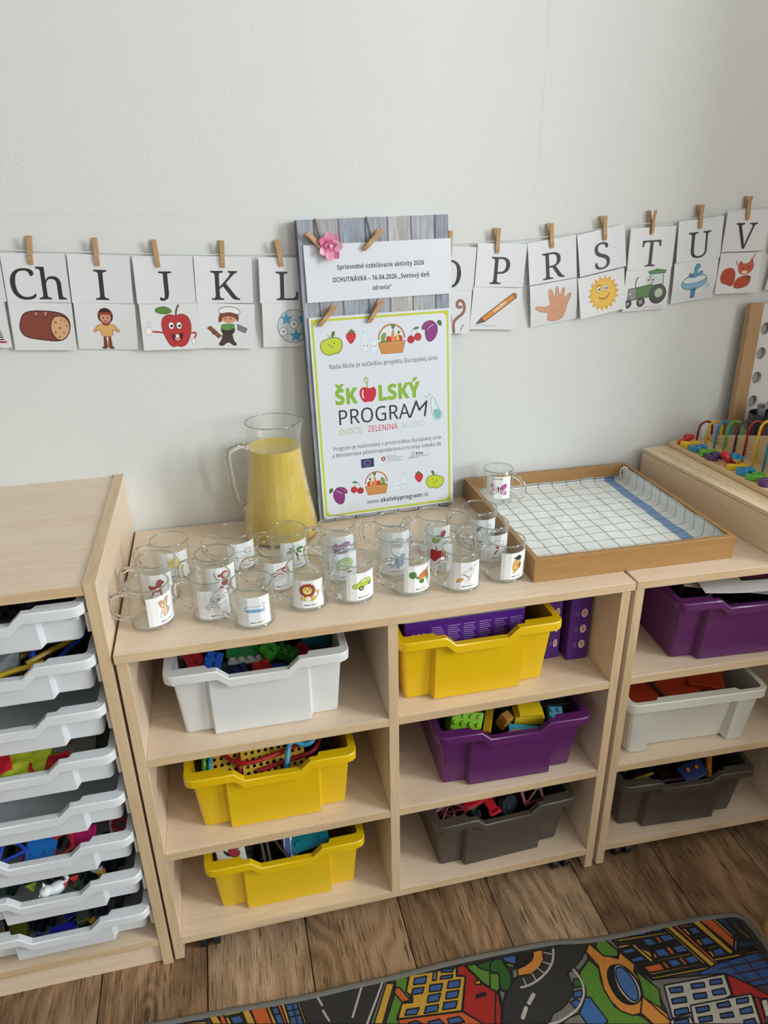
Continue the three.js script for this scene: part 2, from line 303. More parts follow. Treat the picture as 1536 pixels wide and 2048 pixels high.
tray('gR', DEEP, TM.grey, 'dark grey deep tray on the lowest shelf of the right-hand unit', [1.107, S3, 0.4625], R(-4.2));
const drawerSays = ['white shallow drawer directly under the cabinet top, dark stuff inside', 'white shallow drawer with yellow and blue sticks inside', 'white shallow drawer, empty, just below the one with yellow sticks', 'white shallow drawer with red and lime paper bags inside', 'white shallow drawer, empty, just below the one with paper bags', 'white shallow drawer with blue and pink plastic plates inside', 'white shallow drawer with a small white cat figure inside', 'white shallow drawer with dark blue clear blocks, lowest of the eight'];
drawerSays.forEach((s, i) => tray('d' + i, SHALLOW, TM.drawer, s, [-0.1823, 0.8265 - i * 0.0942 - 0.074, 0.4735], 0, 'white drawers of the tray cabinet'));

// ---------- what lies in the trays ----------
const toy = {}; const tm = (c, r = 0.32) => toy[c + r] ??= plast(c, r);
const brickGeo = {};
function brick(nx, nz, p = 0.0158, h = 0.0165) {
  const k = [nx, nz, p, h].join();
  if (!brickGeo[k]) { const g = [rbox(nx * p - 0.0004, h, nz * p - 0.0004, 0.0008, 1)]; for (let i = 0; i < nx; i++) for (let j = 0; j < nz; j++) g.push(cyl(p * 0.3, p * 0.3, p * 0.24, 14).translate((i - (nx - 1) / 2) * p, h / 2 + p * 0.12, (j - (nz - 1) / 2) * p)); brickGeo[k] = join(g); }
  return brickGeo[k];
}
const single = (name, label, category, geo, mat, p, r = [0, 0, 0], group) => tag(mesh(name, geo, mat, scene, p, r), label, category, group);
// the loose mass under the pieces that can be told apart
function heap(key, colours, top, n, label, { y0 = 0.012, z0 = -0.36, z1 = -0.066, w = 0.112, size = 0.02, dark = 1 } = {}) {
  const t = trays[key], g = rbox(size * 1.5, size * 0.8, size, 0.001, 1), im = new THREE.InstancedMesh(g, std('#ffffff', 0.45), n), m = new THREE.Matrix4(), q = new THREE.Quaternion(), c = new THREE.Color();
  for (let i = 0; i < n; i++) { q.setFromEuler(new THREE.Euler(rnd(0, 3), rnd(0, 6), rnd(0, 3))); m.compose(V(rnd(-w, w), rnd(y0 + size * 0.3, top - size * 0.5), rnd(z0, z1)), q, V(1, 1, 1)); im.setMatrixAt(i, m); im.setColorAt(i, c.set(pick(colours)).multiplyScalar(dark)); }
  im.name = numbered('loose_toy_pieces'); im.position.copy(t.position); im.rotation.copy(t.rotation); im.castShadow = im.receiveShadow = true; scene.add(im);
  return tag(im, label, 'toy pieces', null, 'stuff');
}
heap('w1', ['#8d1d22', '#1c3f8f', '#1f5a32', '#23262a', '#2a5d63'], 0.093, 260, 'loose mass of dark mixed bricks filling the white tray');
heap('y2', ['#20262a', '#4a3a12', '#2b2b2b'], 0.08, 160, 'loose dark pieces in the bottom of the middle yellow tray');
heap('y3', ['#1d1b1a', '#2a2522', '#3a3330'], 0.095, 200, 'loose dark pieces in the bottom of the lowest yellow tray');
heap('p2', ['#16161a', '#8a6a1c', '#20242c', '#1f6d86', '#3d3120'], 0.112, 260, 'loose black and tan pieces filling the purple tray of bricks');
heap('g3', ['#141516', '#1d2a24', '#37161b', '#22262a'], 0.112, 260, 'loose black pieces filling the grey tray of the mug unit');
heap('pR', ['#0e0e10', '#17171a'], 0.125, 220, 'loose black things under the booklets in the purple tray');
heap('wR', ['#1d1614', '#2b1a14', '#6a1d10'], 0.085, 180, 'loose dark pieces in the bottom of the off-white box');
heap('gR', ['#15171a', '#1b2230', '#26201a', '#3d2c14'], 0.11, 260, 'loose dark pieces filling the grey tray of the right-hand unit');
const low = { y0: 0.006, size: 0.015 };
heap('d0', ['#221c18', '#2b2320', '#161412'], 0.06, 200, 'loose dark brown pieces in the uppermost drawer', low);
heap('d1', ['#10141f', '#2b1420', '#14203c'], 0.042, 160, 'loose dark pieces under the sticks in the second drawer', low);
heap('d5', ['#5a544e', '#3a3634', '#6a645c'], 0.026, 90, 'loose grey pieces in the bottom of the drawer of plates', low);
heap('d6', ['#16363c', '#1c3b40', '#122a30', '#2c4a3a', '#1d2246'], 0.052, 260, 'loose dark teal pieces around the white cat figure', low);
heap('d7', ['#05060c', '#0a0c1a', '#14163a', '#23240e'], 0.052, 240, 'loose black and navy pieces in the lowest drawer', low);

const G1 = 'bricks in the white tray';
single('toy_brick', 'red brick at the left end of the white tray', 'brick', brick(2, 4), tm('#b3222b'), [0.113, 0.612, 0.345], [0.5, 0.4, 0.25], G1);
single('toy_brick', 'blue brick beside the red one at the left of the white tray', 'brick', brick(2, 3), tm('#1e55b4'), [0.14, 0.611, 0.36], [0.6, -0.3, -0.15], G1);
single('base_plate', 'thin green studded plate standing in the white tray', 'plate', (() => { const g = [rbox(0.062, 0.0035, 0.03, 0.0006, 1)]; for (let i = 0; i < 15; i++) for (let j = 0; j < 7; j++) g.push(cyl(0.0013, 0.0013, 0.0016, 8).translate((i - 7) * 0.004, 0.0025, (j - 3) * 0.004)); return join(g); })(), tm('#1f7a3c'), [0.197, 0.622, 0.338], [0.75, -0.08, 0.0]);
single('toy_brick', 'pale grey brick under the green studded plate', 'brick', brick(4, 1, 0.0158, 0.006), tm('#b9bcbb'), [0.199, 0.607, 0.353], [0.3, -0.05, 0], G1);
single('toy_brick', 'bright green brick right of the studded plate', 'brick', brick(2, 2), tm('#3f9a2c'), [0.243, 0.616, 0.348], [0.4, 0.5, 0.1], G1);
single('toy_brick', 'green brick lying between the bright green and the far red brick', 'brick', brick(2, 3, 0.0145), tm('#2f7f2c'), [0.272, 0.612, 0.355], [0.2, 0.9, -0.3], G1);
single('toy_brick', 'red brick in the middle of the white tray near its dipped front', 'brick', brick(2, 2), tm('#b8242a'), [0.226, 0.607, 0.391], [0.35, 0.2, 0], G1);
single('toy_brick', 'navy blue brick beside the middle red one', 'brick', brick(2, 1), tm('#1b3c94'), [0.253, 0.605, 0.39], [0.5, -0.2, 0.2], G1);
single('toy_brick', 'dark red brick at the right of the white tray', 'brick', brick(2, 2), tm('#8e1f2a'), [0.3, 0.608, 0.358], [0.3, 0.7, 0.3], G1);
single('toy_brick', 'dark blue long brick at the front left of the white tray', 'brick', brick(4, 2), tm('#1d2f5e'), [0.172, 0.598, 0.386], [0.2, 0.25, 0.1], G1);
single('toy_box', 'teal clear box at the far right end of the white tray', 'box', rbox(0.055, 0.03, 0.06, 0.003), phys('#1c8c93', 0.15, { transmission: 0.4 }), [0.325, 0.618, 0.315], [0, 0.2, 0]);
single('flat_cover', 'grey plastic lid lying behind the bricks of the white tray', 'lid', rbox(0.17, 0.004, 0.1, 0.0015), std('#a9adb0', 0.35), [0.21, 0.638, 0.255], [0.35, 0, 0.02]);

// pegboards and hoses
{
  const holes = (nx, ny, p, r) => { const h = []; for (let i = 0; i < nx; i++) for (let j = 0; j < ny; j++) h.push(Array.from({ length: 8 }, (_, k) => [(i - (nx - 1) / 2) * p + r * Math.cos(k * PI / 4), (j - (ny - 1) / 2) * p - r * Math.sin(k * PI / 4)])); return h; };
  const pb = (nx, ny, p = 0.0125) => { const w = nx * p / 2 + 0.003, h = ny * p / 2 + 0.003; return extrude([[-w, -h], [w, -h], [w, h], [-w, h]], 0.006, 0.0006, holes(nx, ny, p, 0.0035)); };
  const m = tm('#d9b53a', 0.4);
  single('pegboard', 'yellow pegboard with holes at the left of the middle yellow tray', 'pegboard', pb(6, 4), m, [0.14, 0.399, 0.372], [-1.0, 0, 0.05], 'pegboards');
  single('pegboard', 'yellow pegboard with holes in the centre of the middle yellow tray', 'pegboard', pb(9, 4), m, [0.23, 0.398, 0.385], [-1.0, 0.05, 0.06], 'pegboards');
  single('pegboard', 'yellow pegboard at the very back of the middle yellow tray', 'pegboard', pb(12, 3), m, [0.215, 0.415, 0.325], [-0.9, 0, 0.03], 'pegboards');
  const hose = (label, c, pts, r = 0.0042) => single('plastic_hose', label, 'hose', wire(pts, r, 10, 50), tm(c, 0.38), [0, 0, 0], [0, 0, 0], 'plastic hoses');
  hose('red hose lying flat across the pegboards', '#b9252c', [[0.12, 0.412, 0.345], [0.17, 0.41, 0.395], [0.23, 0.412, 0.392], [0.285, 0.416, 0.375], [0.318, 0.42, 0.345], [0.322, 0.422, 0.29]]);
  hose('red hose curving up at the right of the middle yellow tray', '#ad1f2b', [[0.2, 0.397, 0.409], [0.255, 0.401, 0.399], [0.305, 0.407, 0.392], [0.335, 0.414, 0.34]]);
  hose('red hose standing upright at the left of the pegboards', '#c4303c', [[0.165, 0.35, 0.401], [0.166, 0.385, 0.4], [0.168, 0.405, 0.385], [0.175, 0.412, 0.34]]);
  hose('light blue hose bent into a hook', '#3f9fc8', [[0.248, 0.385, 0.421], [0.254, 0.41, 0.412], [0.262, 0.431, 0.392], [0.272, 0.435, 0.389], [0.287, 0.427, 0.393], [0.303, 0.427, 0.39], [0.316, 0.433, 0.37], [0.322, 0.434, 0.34]], 0.005);
  hose('green hose standing in the left corner of the middle yellow tray', '#3aa23c', [[0.1, 0.33, 0.395], [0.101, 0.37, 0.392], [0.102, 0.41, 0.382], [0.105, 0.422, 0.36]]);
  hose('blue hose next to the green one in the corner', '#3a9cc4', [[0.11, 0.335, 0.398], [0.11, 0.37, 0.394], [0.112, 0.405, 0.386], [0.116, 0.418, 0.365]]);
  hose('dark green hose at the far right of the middle yellow tray', '#2c5a34', [[0.335, 0.36, 0.34], [0.337, 0.4, 0.335], [0.345, 0.415, 0.32], [0.35, 0.418, 0.29]]);
}
// lowest yellow tray
{
  const c = Q(cvs(256, 192, '#e9e7e2')); c.S([150, 60, 190, 70, 210, 110, 180, 140, 120, 120, 90, 80], '#b3313f', '#2a2326', 6).S([90, 80, 60, 60, 80, 100, 120, 120], '#1f2430', '#111', 4).C(195, 92, 9, '#e8d070', '#222', 4).S([120, 60, 140, 20, 160, 60], '#2c3350', '#111', 4);
  const g = new RoundedBoxGeometry(0.055, 0.05, 0.006, 2, 0.001);
  single('picture_card', 'white card with a red and black bird in the lowest yellow tray', 'card', metric(g, 'x', 0.055, 0.5, 0.5), std('#ffffff', 0.45, { map: tex(c.x) }), [0.129, 0.188, 0.394], [-0.55, 0.1, 0.12]);
  for (const [i, [x, dz, say]] of [[0.188, 0, 'leftmost of the grey rods beside the white card'], [0.199, 0.004, 'second grey rod from the white card'], [0.209, -0.006, 'grey rod crossing the others in the yellow tray'], [0.23, 0.008, 'grey rod nearest the blue and white packet']].entries())
    single('toy_rod', say, 'rod', mv(cyl(0.003, 0.003, 0.12, 12), 0, 0, 0, PI / 2), std('#7b756d', 0.35, { metalness: 0.5 }), [x, 0.188, 0.375 + dz], [0.25, [0.1, 0.1, 0.5, 0.55][i], 0], 'grey rods');
  const p = Q(cvs(128, 192, '#dfe3e4')); p.P([0, 120, 128, 60, 128, 100, 0, 160], '#1f3f8c').P([0, 165, 128, 105, 128, 120, 0, 180], '#20242c').E(70, 40, 26, 16, -20, '#b9c4c8');
  single('packet', 'white packet with a blue stripe beside the teal box', 'packet', metric(new RoundedBoxGeometry(0.022, 0.055, 0.012, 3, 0.004), 'y', 0.055, 0.5, 0.5), std('#ffffff', 0.3, { map: tex(p.x) }), [0.243, 0.186, 0.405], [-0.7, 0.1, 0.25]);
  const t = thing('clear_box', 'teal clear plastic box with a lid in the lowest yellow tray', 'box', [0.286, 0.178, 0.383], 0.12); t.rotation.set(0.55, 0.1, 0.08);
  const teal = phys('#1a98ac', 0.12, { transmission: 0.45, thickness: 0 });
  const hollow = (w, h, d, k) => join(rbox(w, k, d, 0.0006).translate(0, k / 2, 0), rbox(k, h, d, 0.0006).translate(w / 2, h / 2, 0), rbox(k, h, d, 0.0006).translate(-w / 2, h / 2, 0), rbox(w, h, k, 0.0006).translate(0, h / 2, d / 2), rbox(w, h, k, 0.0006).translate(0, h / 2, -d / 2));
  mesh('body', hollow(0.07, 0.026, 0.05, 0.0018), teal, t);
  mesh('lid', join(rbox(0.075, 0.002, 0.055, 0.0008), rbox(0.075, 0.007, 0.002, 0.0008).translate(0, -0.003, 0.0275), rbox(0.075, 0.007, 0.002, 0.0008).translate(0, -0.003, -0.0275)), teal, t, [0, 0.029, 0]);
  for (const s of [-1, 1]) mesh('corner_stud', rbox(0.012, 0.004, 0.008, 0.001), teal, t, [s * 0.024, 0.031, 0.012]);
}
// purple tray of bricks
{
  const g = 'bricks in the purple tray';
  single('toy_brick', 'lime green brick lying on its side, studs to the front', 'brick', brick(4, 3, 0.0158, 0.04), tm('#8ac42c'), [0.609, 0.415, 0.388], [1.25, -0.28, 0.04], g);
  single('toy_brick', 'yellow stepped brick on end in the purple tray', 'brick', join(rbox(0.06, 0.022, 0.03, 0.001, 1), rbox(0.048, 0.012, 0.03, 0.001, 1).translate(0, 0.017, 0)), tm('#e6c21a'), [0.738, 0.413, 0.405], [0.25, -0.15, -0.02], g);
  single('toy_brick', 'black slab under the yellow stepped brick', 'brick', rbox(0.066, 0.007, 0.032, 0.001), tm('#121214'), [0.738, 0.397, 0.411], [0.25, -0.15, -0.02], g);
  single('toy_brick', 'turquoise brick at the right of the purple tray', 'brick', brick(2, 2, 0.0145), tm('#1b8fae'), [0.794, 0.409, 0.411], [0.7, -0.15, 0.02], g);
  single('toy_slab', 'flat turquoise slab in front of the yellow stepped brick', 'slab', rbox(0.062, 0.006, 0.026, 0.001), tm('#2a93b4'), [0.72, 0.399, 0.432], [0.3, -0.25, -0.06]);
  single('toy_plank', 'long yellow and black plank leaning beside the lime brick', 'plank', rbox(0.015, 0.008, 0.075, 0.001), tm('#c79a1e'), [0.66, 0.415, 0.392], [0.3, -0.45, 0.3]);
  single('toy_plank', 'tan wooden plank at the dipped front of the purple tray', 'plank', rbox(0.055, 0.007, 0.014, 0.001), tm('#a8853a', 0.5), [0.683, 0.4, 0.437], [0.2, 0.1, 0.06]);
  single('toy_block', 'tan ribbed block in the middle of the purple tray', 'block', join(rbox(0.02, 0.036, 0.02, 0.002), ...[0, 1, 2].map((i) => rbox(0.022, 0.004, 0.022, 0.001).translate(0, -0.01 + i * 0.01, 0))), tm('#a5772c', 0.5), [0.688, 0.41, 0.405], [0.4, 0.4, -0.25]);
  single('toy_slab', 'dark navy slab at the back right of the purple tray', 'slab', rbox(0.06, 0.02, 0.05, 0.002), tm('#1a1c26'), [0.807, 0.413, 0.372], [0.1, -0.1, 0]);
  single('toy_slab', 'grey blue slab behind the yellow stepped brick', 'slab', rbox(0.06, 0.014, 0.03, 0.002), tm('#5f7590'), [0.745, 0.424, 0.368], [0.3, 0, 0]);
  single('toy_ball', 'small white ball peeping from under the shelf at the right', 'ball', plain(new THREE.SphereGeometry(0.008, 20, 14)), tm('#e8e8e6'), [0.826, 0.43, 0.37]);
}
// grey tray with the crane piece
{
  const t = thing('toy_crane', 'bright red T-shaped crane piece in the grey tray', 'toy', [0.658, 0.199, 0.392]); t.rotation.set(0.25, 0.22, 0.12);
  mesh('jib', join(rbox(0.1, 0.007, 0.013, 0.0015), rbox(0.1, 0.003, 0.016, 0.001).translate(0, -0.004, 0)), tm('#c9202f'), t);
  mesh('mast', join(rbox(0.02, 0.008, 0.04, 0.0015).translate(0.006, -0.004, 0.02), rbox(0.026, 0.006, 0.012, 0.001).translate(0.006, -0.003, 0.036)), tm('#c9202f'), t);
  const frame = (label, c, p, r) => single('toy_bracket', label, 'bracket', join(rbox(0.05, 0.007, 0.006, 0.001).translate(0, 0.014, 0), rbox(0.05, 0.007, 0.006, 0.001).translate(0, -0.014, 0), rbox(0.007, 0.034, 0.006, 0.001).translate(0.022, 0, 0), rbox(0.007, 0.034, 0.006, 0.001).translate(-0.022, 0, 0), mv(rbox(0.048, 0.005, 0.005, 0.001), 0, 0, 0, 0, 0, 0.55)), tm(c), p, r, 'dark red frames');
  frame('dark red frame at the left corner of the grey tray', '#5e1a26', [0.57, 0.184, 0.4], [-0.8, 0.4, 0.3]);
  frame('wine red frame leaning on the first one', '#6f2330', [0.59, 0.188, 0.401], [-0.6, -0.2, -0.5]);
  frame('deep red frame at the right behind the crane piece', '#7c1a22', [0.765, 0.19, 0.402], [-0.75, 0.1, 0.1]);
  single('toy_brick', 'dark green brick behind the crane piece', 'brick', brick(2, 2), tm('#1d4f35'), [0.634, 0.184, 0.385], [0.3, 0.5, 0]);
  single('toy_wheel', 'black ribbed wheel right of the crane piece', 'wheel_toy', mv(join(cyl(0.022, 0.022, 0.014, 28), cyl(0.012, 0.012, 0.018, 20)), 0, 0, 0, PI / 2), tm('#20282a', 0.5), [0.706, 0.186, 0.409], [-0.3, 0.4, 0]);  // a toy wheel with a raised hub
}
// right-hand unit
{
  const c = Q(cvs(512, 384, '#dcdbd8')); c.B(210, 120, 180, 150, '#26242c').P([230, 240, 300, 150, 380, 210, 330, 255], '#7a2b4a').S([240, 150, 270, 130, 300, 170, 260, 190], '#c2465c').B(40, 40, 120, 8, '#8f8d90').B(40, 60, 90, 6, '#b9b7b8').B(40, 74, 100, 6, '#b9b7b8').B(420, 60, 60, 6, '#b3b1b2');
  const curl = (w, d, k, t = 0.0012) => { const g = new THREE.BoxGeometry(w, t, d, 24, 1, 6), p = g.attributes.position; for (let i = 0; i < p.count; i++) { const x = p.getX(i) / w; p.setY(i, p.getY(i) + k(x, p.getZ(i) / d)); } g.computeVertexNormals(); return plain(g); };
  single('booklet', 'open booklet with a dark picture lying on the right purple tray', 'booklet', curl(0.21, 0.13, (x, z) => 0.02 * (x + 0.4) ** 2 * 1.2 - 0.003 * z), std('#ffffff', 0.5, { map: tex(c.x) }), [1.185, 0.669, 0.4], [0.05, -0.22, -0.02]);
  single('paper_sheet', 'curled white sheet under the booklet', 'paper', curl(0.2, 0.12, (x) => 0.004 * (0.5 - x) ** 2), std('#d5d4d2', 0.6), [1.165, 0.66, 0.385], [0.02, -0.4, 0]);
  const ob = (label, w, h, d, p, r) => single('toy_plate', label, 'toy plate', join(rbox(w, h, d, 0.002), rbox(w, h * 2.2, 0.004, 0.001).translate(0, h * 0.5, d / 2), rbox(w, h * 2.2, 0.004, 0.001).translate(0, h * 0.5, -d / 2)), tm('#b23a1a', 0.4), p, r, 'orange red plates');
  ob('orange red plate at the left end of the off-white box', 0.07, 0.006, 0.06, [1.008, 0.397, 0.383], [0.25, -0.3, 0.06]);
  ob('orange red plate in the middle of the off-white box', 0.08, 0.006, 0.05, [1.085, 0.4, 0.39], [0.3, 0.15, 0.1]);
  ob('orange red plate at the right, highest in the off-white box', 0.08, 0.006, 0.05, [1.155, 0.407, 0.385], [0.2, -0.4, -0.05]);
  single('toy_rod', 'dark green rod between the orange red plates', 'rod', mv(cyl(0.0035, 0.0035, 0.08, 10), 0, 0, 0, PI / 2), tm('#2c3a1e', 0.5), [1.045, 0.402, 0.4], [0.35, 0.35, 0]);
  single('toy_brick', 'navy brick with orange dots in the right-hand grey tray', 'brick', join(rbox(0.06, 0.026, 0.04, 0.003)), tm('#1c2f66'), [1.14, 0.181, 0.42], [0.4, 0.2, 0.1]);
  for (const [x, y, z, say] of [[1.125, 0.197, 0.424, 'left orange stud on the navy brick'], [1.148, 0.197, 0.421, 'right orange stud on the navy brick']]) single('toy_peg', say, 'peg', cyl(0.004, 0.004, 0.006, 14), tm('#c8741e'), [x, y, z], [0.4, 0.2, 0.1]);
  single('toy_rod', 'thick orange rod right of the navy brick', 'rod', mv(cyl(0.007, 0.007, 0.05, 16), 0, 0, 0, PI / 2), tm('#c07a24'), [1.182, 0.188, 0.42], [0.5, -0.5, 0]);
  single('toy_rod', 'yellow thin rod at the left of the right-hand grey tray', 'rod', mv(cyl(0.0035, 0.0035, 0.06, 12), 0, 0, 0, 0, 0, PI / 2), tm('#b58a2a'), [1.028, 0.186, 0.408], [0, 0.3, -0.2]);
  single('toy_rod', 'dark violet rod under the navy brick', 'rod', mv(cyl(0.003, 0.003, 0.09, 12), 0, 0, 0, 0, 0, PI / 2), tm('#4a2748'), [1.093, 0.182, 0.43], [0, 0.1, -0.2]);
}
// left drawers
{
  const stick = (label, c, a, b, r = 0.0045) => single('play_stick', label, 'stick', wire([a, a.map((q, i) => (q + b[i]) / 2 + (i === 1 ? 0.002 : 0)), b], r, 8, 8), tm(c), [0, 0, 0], [0, 0, 0], 'play sticks in the second drawer');
  stick('yellow stick bent towards the dipped front of the drawer', '#d8b41c', [-0.19, 0.705, 0.449], [-0.11, 0.709, 0.425]);
  stick('yellow stick running straight to the back right corner', '#b8951c', [-0.135, 0.713, 0.428], [-0.065, 0.712, 0.37]);
  stick('ochre stick behind the straight yellow one', '#8a7420', [-0.15, 0.709, 0.402], [-0.085, 0.71, 0.345]);
  stick('royal blue stick pointing to the right wall of the drawer', '#2148c0', [-0.095, 0.712, 0.44], [-0.055, 0.714, 0.365], 0.0035);
  stick('short blue stick standing by the clear bag', '#2450c4', [-0.128, 0.705, 0.43], [-0.13, 0.72, 0.395]);
  stick('dark red stick below the ochre one', '#5e1c26', [-0.145, 0.704, 0.438], [-0.1, 0.706, 0.385]);
  const bag = new THREE.IcosahedronGeometry(0.04, 4), p = bag.attributes.position;
  for (let i = 0; i < p.count; i++) { const v = V(0, 0, 0).fromBufferAttribute(p, i), k = 1 + 0.28 * noise.noise(v.x * 60, v.y * 60, v.z * 60); p.setXYZ(i, v.x * k * 0.9, v.y * k * 0.5, v.z * k); }
  bag.computeVertexNormals();
  single('plastic_bag', 'crumpled clear plastic bag at the left of the second drawer', 'bag', plain(bag), phys('#dfe6ea', 0.12, { transmission: 0.75, ior: 1.3 }), [-0.185, 0.708, 0.405]);
  const crumple = (w, h, d, s) => { const g = new THREE.BoxGeometry(w, h, d, 14, 2, 14), q = g.attributes.position; for (let i = 0; i < q.count; i++) q.setY(i, q.getY(i) + 0.006 * noise.noise(q.getX(i) * 50, s, q.getZ(i) * 50)); g.computeVertexNormals(); return plain(g); };
  single('paper_bag', 'red paper bag at the left front of the fourth drawer', 'bag', crumple(0.05, 0.014, 0.05, 1), std('#c21f2e', 0.4), [-0.224, 0.52, 0.42], [0.3, 0.3, 0.1]);
  single('paper_bag', 'lime striped paper bag next to the red one', 'bag', crumple(0.07, 0.01, 0.05, 5), std('#a9b92c', 0.45), [-0.176, 0.518, 0.424], [0.3, -0.1, 0.03]);
  single('paper_bag', 'long red paper bag reaching the slanted rim of the fourth drawer', 'bag', crumple(0.06, 0.012, 0.03, 9), std('#b81c2a', 0.4), [-0.137, 0.514, 0.436], [0.25, 0.12, 0.05]);
  single('paper_sheet', 'grey paper with red leaves lying in the fourth drawer', 'paper', crumple(0.14, 0.003, 0.12, 14), (() => { const c = Q(cvs(256, 256, '#9c9a94')); for (let i = 0; i < 14; i++) { const a = 30 + (i * 73) % 200, b = 30 + (i * 47) % 200; c.S([a, b, a + 30, b - 8, a + 50, b + 6, a + 20, b + 12], i % 4 ? '#a3352e' : '#8d9a2c'); } return std('#ffffff', 0.7, { map: tex(c.x) }); })(), [-0.14, 0.512, 0.37], [0.1, 0, 0]);
  single('paper_sheet', 'olive paper at the back of the fourth drawer', 'paper', crumple(0.09, 0.003, 0.09, 18), std('#6f6a4c', 0.8), [-0.098, 0.507, 0.35], [0.05, 0, 0]);
  const plateG = (w, d) => { const g = [rbox(w, 0.006, d, 0.0012)]; for (const sx of [-1, 1]) for (const sz of [-1, 1]) g.push(cyl(0.0032, 0.0036, 0.003, 14).translate(sx * w * 0.22, 0.004, sz * d * 0.25)); return join(g); };
  single('toy_plate', 'blue studded plate in the sixth drawer', 'toy plate', plateG(0.05, 0.05), tm('#1d6fc0'), [-0.187, 0.331, 0.428], [0.45, -0.1, 0.04]);
  single('toy_plate', 'pink studded plate beside the blue one in the sixth drawer', 'toy plate', plateG(0.042, 0.046), tm('#c2226e'), [-0.118, 0.333, 0.43], [0.5, -0.15, 0.1]);
  single('toy_plate', 'magenta plate under the blue one at the dipped front', 'toy plate', plateG(0.05, 0.025), tm('#b81f66'), [-0.196, 0.317, 0.446], [0.2, -0.1, 0]);
  const tri = (k) => { const a = (r) => [0, 1, 2].map((i) => [r * Math.cos(i * 2.094 + PI / 2), r * Math.sin(i * 2.094 + PI / 2)]); return extrude(a(0.034 * k), 0.006, 0.001, [a(0.023 * k).reverse()]); };
  single('triangle_shape', 'blue open triangle at the left of the sixth drawer', 'toy frame', tri(1), tm('#2448b8'), [-0.238, 0.334, 0.426], [-1.0, 0, 0.3]);
  single('toy_square', 'red open square between the blue and the pink plate', 'toy frame', extrude([[-0.02, -0.02], [0.02, -0.02], [0.02, 0.02], [-0.02, 0.02]], 0.006, 0.001, [[[-0.014, -0.014], [-0.014, 0.014], [0.014, 0.014], [0.014, -0.014]]]), tm('#b92a22'), [-0.15, 0.331, 0.432], [-1.0, -0.3, 0.35]);
  single('toy_ring', 'red ring at the back right of the sixth drawer', 'ring', plain(new THREE.TorusGeometry(0.011, 0.004, 10, 24)), tm('#b02c30'), [-0.057, 0.331, 0.41], [-1.1, 0.2, 0]);
  single('toy_rod', 'pale pink rod beside the red ring', 'rod', cyl(0.004, 0.004, 0.032, 12), tm('#d8b4ac'), [-0.071, 0.327, 0.415], [-1.0, 0, 0.1]);
  const cat = thing('cat_figure', 'small white cat figure with pointed ears in the seventh drawer', 'figure', [-0.184, 0.228, 0.443], 0.5);
  { const s = (rx, ry, rz, x, y, z) => plain(new THREE.SphereGeometry(1, 24, 16).scale(rx, ry, rz).translate(x, y, z)); mesh('body', join(s(0.017, 0.012, 0.012, 0.006, 0.01, 0), s(0.011, 0.0105, 0.0105, -0.011, 0.016, 0), s(0.004, 0.003, 0.003, -0.021, 0.013, 0), mv(plain(new THREE.ConeGeometry(0.0042, 0.009, 12)), -0.011, 0.0275, 0.0055, 0.25), mv(plain(new THREE.ConeGeometry(0.0042, 0.009, 12)), -0.011, 0.0275, -0.0055, -0.25), wire([[0.02, 0.012, 0], [0.027, 0.02, 0.002], [0.024, 0.03, 0.003]], 0.003, 8, 12)), tm('#e6ebef', 0.35), cat); }
  const shard = (label, c, p, k, r) => single('toy_shard', label, 'toy piece', plain(new THREE.TetrahedronGeometry(0.014 * k)), tm(c), p, r, 'coloured pieces in the seventh drawer');
  shard('coral pointed piece right behind the white cat', '#d8403c', [-0.166, 0.238, 0.435], 1, [0.4, 0.2, 0.3]);
  shard('coral pointed piece further right of the white cat', '#c83a40', [-0.148, 0.241, 0.428], 0.8, [0.1, 0.8, 0.3]);
  shard('moss green piece by the slanted rim of the seventh drawer', '#3a5a34', [-0.147, 0.236, 0.44], 1.1, [0.2, 0.4, 0.9]);
  shard('yellow piece near the right rim of the seventh drawer', '#c8982a', [-0.101, 0.239, 0.43], 0.9, [0.7, 0.4, 0.1]);
  shard('grey white lump behind the yellow piece', '#aeb6bc', [-0.107, 0.242, 0.42], 1.1, [0.2, 0.9, 0.5]);
  shard('lime green spike at the left of the seventh drawer', '#8a9a34', [-0.222, 0.241, 0.432], 0.9, [0.9, 0.1, 0.2]);
  shard('small red piece behind the cat at the left', '#a83444', [-0.19, 0.24, 0.415], 0.7, [0.3, 0.3, 0.6]);
  const gem = (label, c, p, s, r) => single('clear_block', label, 'block', rbox(...s, 0.002), phys(c, 0.12, { transmission: 0.35, ior: 1.45, clearcoat: 0.5 }), p, r, 'clear blocks in the lowest drawer');
  gem('olive clear cube at the left of the lowest drawer', '#59581c', [-0.262, 0.143, 0.437], [0.03, 0.026, 0.03], [0.2, 0.1, 0]);
  gem('grey clear cube at the left frame edge of the lowest drawer', '#6a685a', [-0.298, 0.142, 0.432], [0.026, 0.026, 0.03], [0.2, 0.3, 0]);
  gem('royal blue clear bar in the lowest drawer', '#1d1f9a', [-0.183, 0.141, 0.449], [0.045, 0.012, 0.016], [0.2, 0.1, 0]);
  gem('navy clear block behind the blue bar', '#151763', [-0.172, 0.147, 0.42], [0.03, 0.018, 0.025], [0.4, 0.6, 0]);
  gem('grey green clear block at the right of the lowest drawer', '#3f4434', [-0.148, 0.146, 0.44], [0.022, 0.026, 0.022], [0.2, 0.2, 0]);
  gem('yellow clear chip by the slanted rim of the lowest drawer', '#b89a1e', [-0.131, 0.147, 0.449], [0.012, 0.01, 0.008], [0.2, 0.4, 0]);
  single('triangle_piece', 'navy triangle lying at the dipped front of the lowest drawer', 'toy piece', (() => extrude([[-0.016, -0.01], [0.016, -0.01], [0, 0.014]], 0.006, 0.001))(), tm('#161a5c'), [-0.226, 0.134, 0.452], [-0.7, 0, 0]);
}

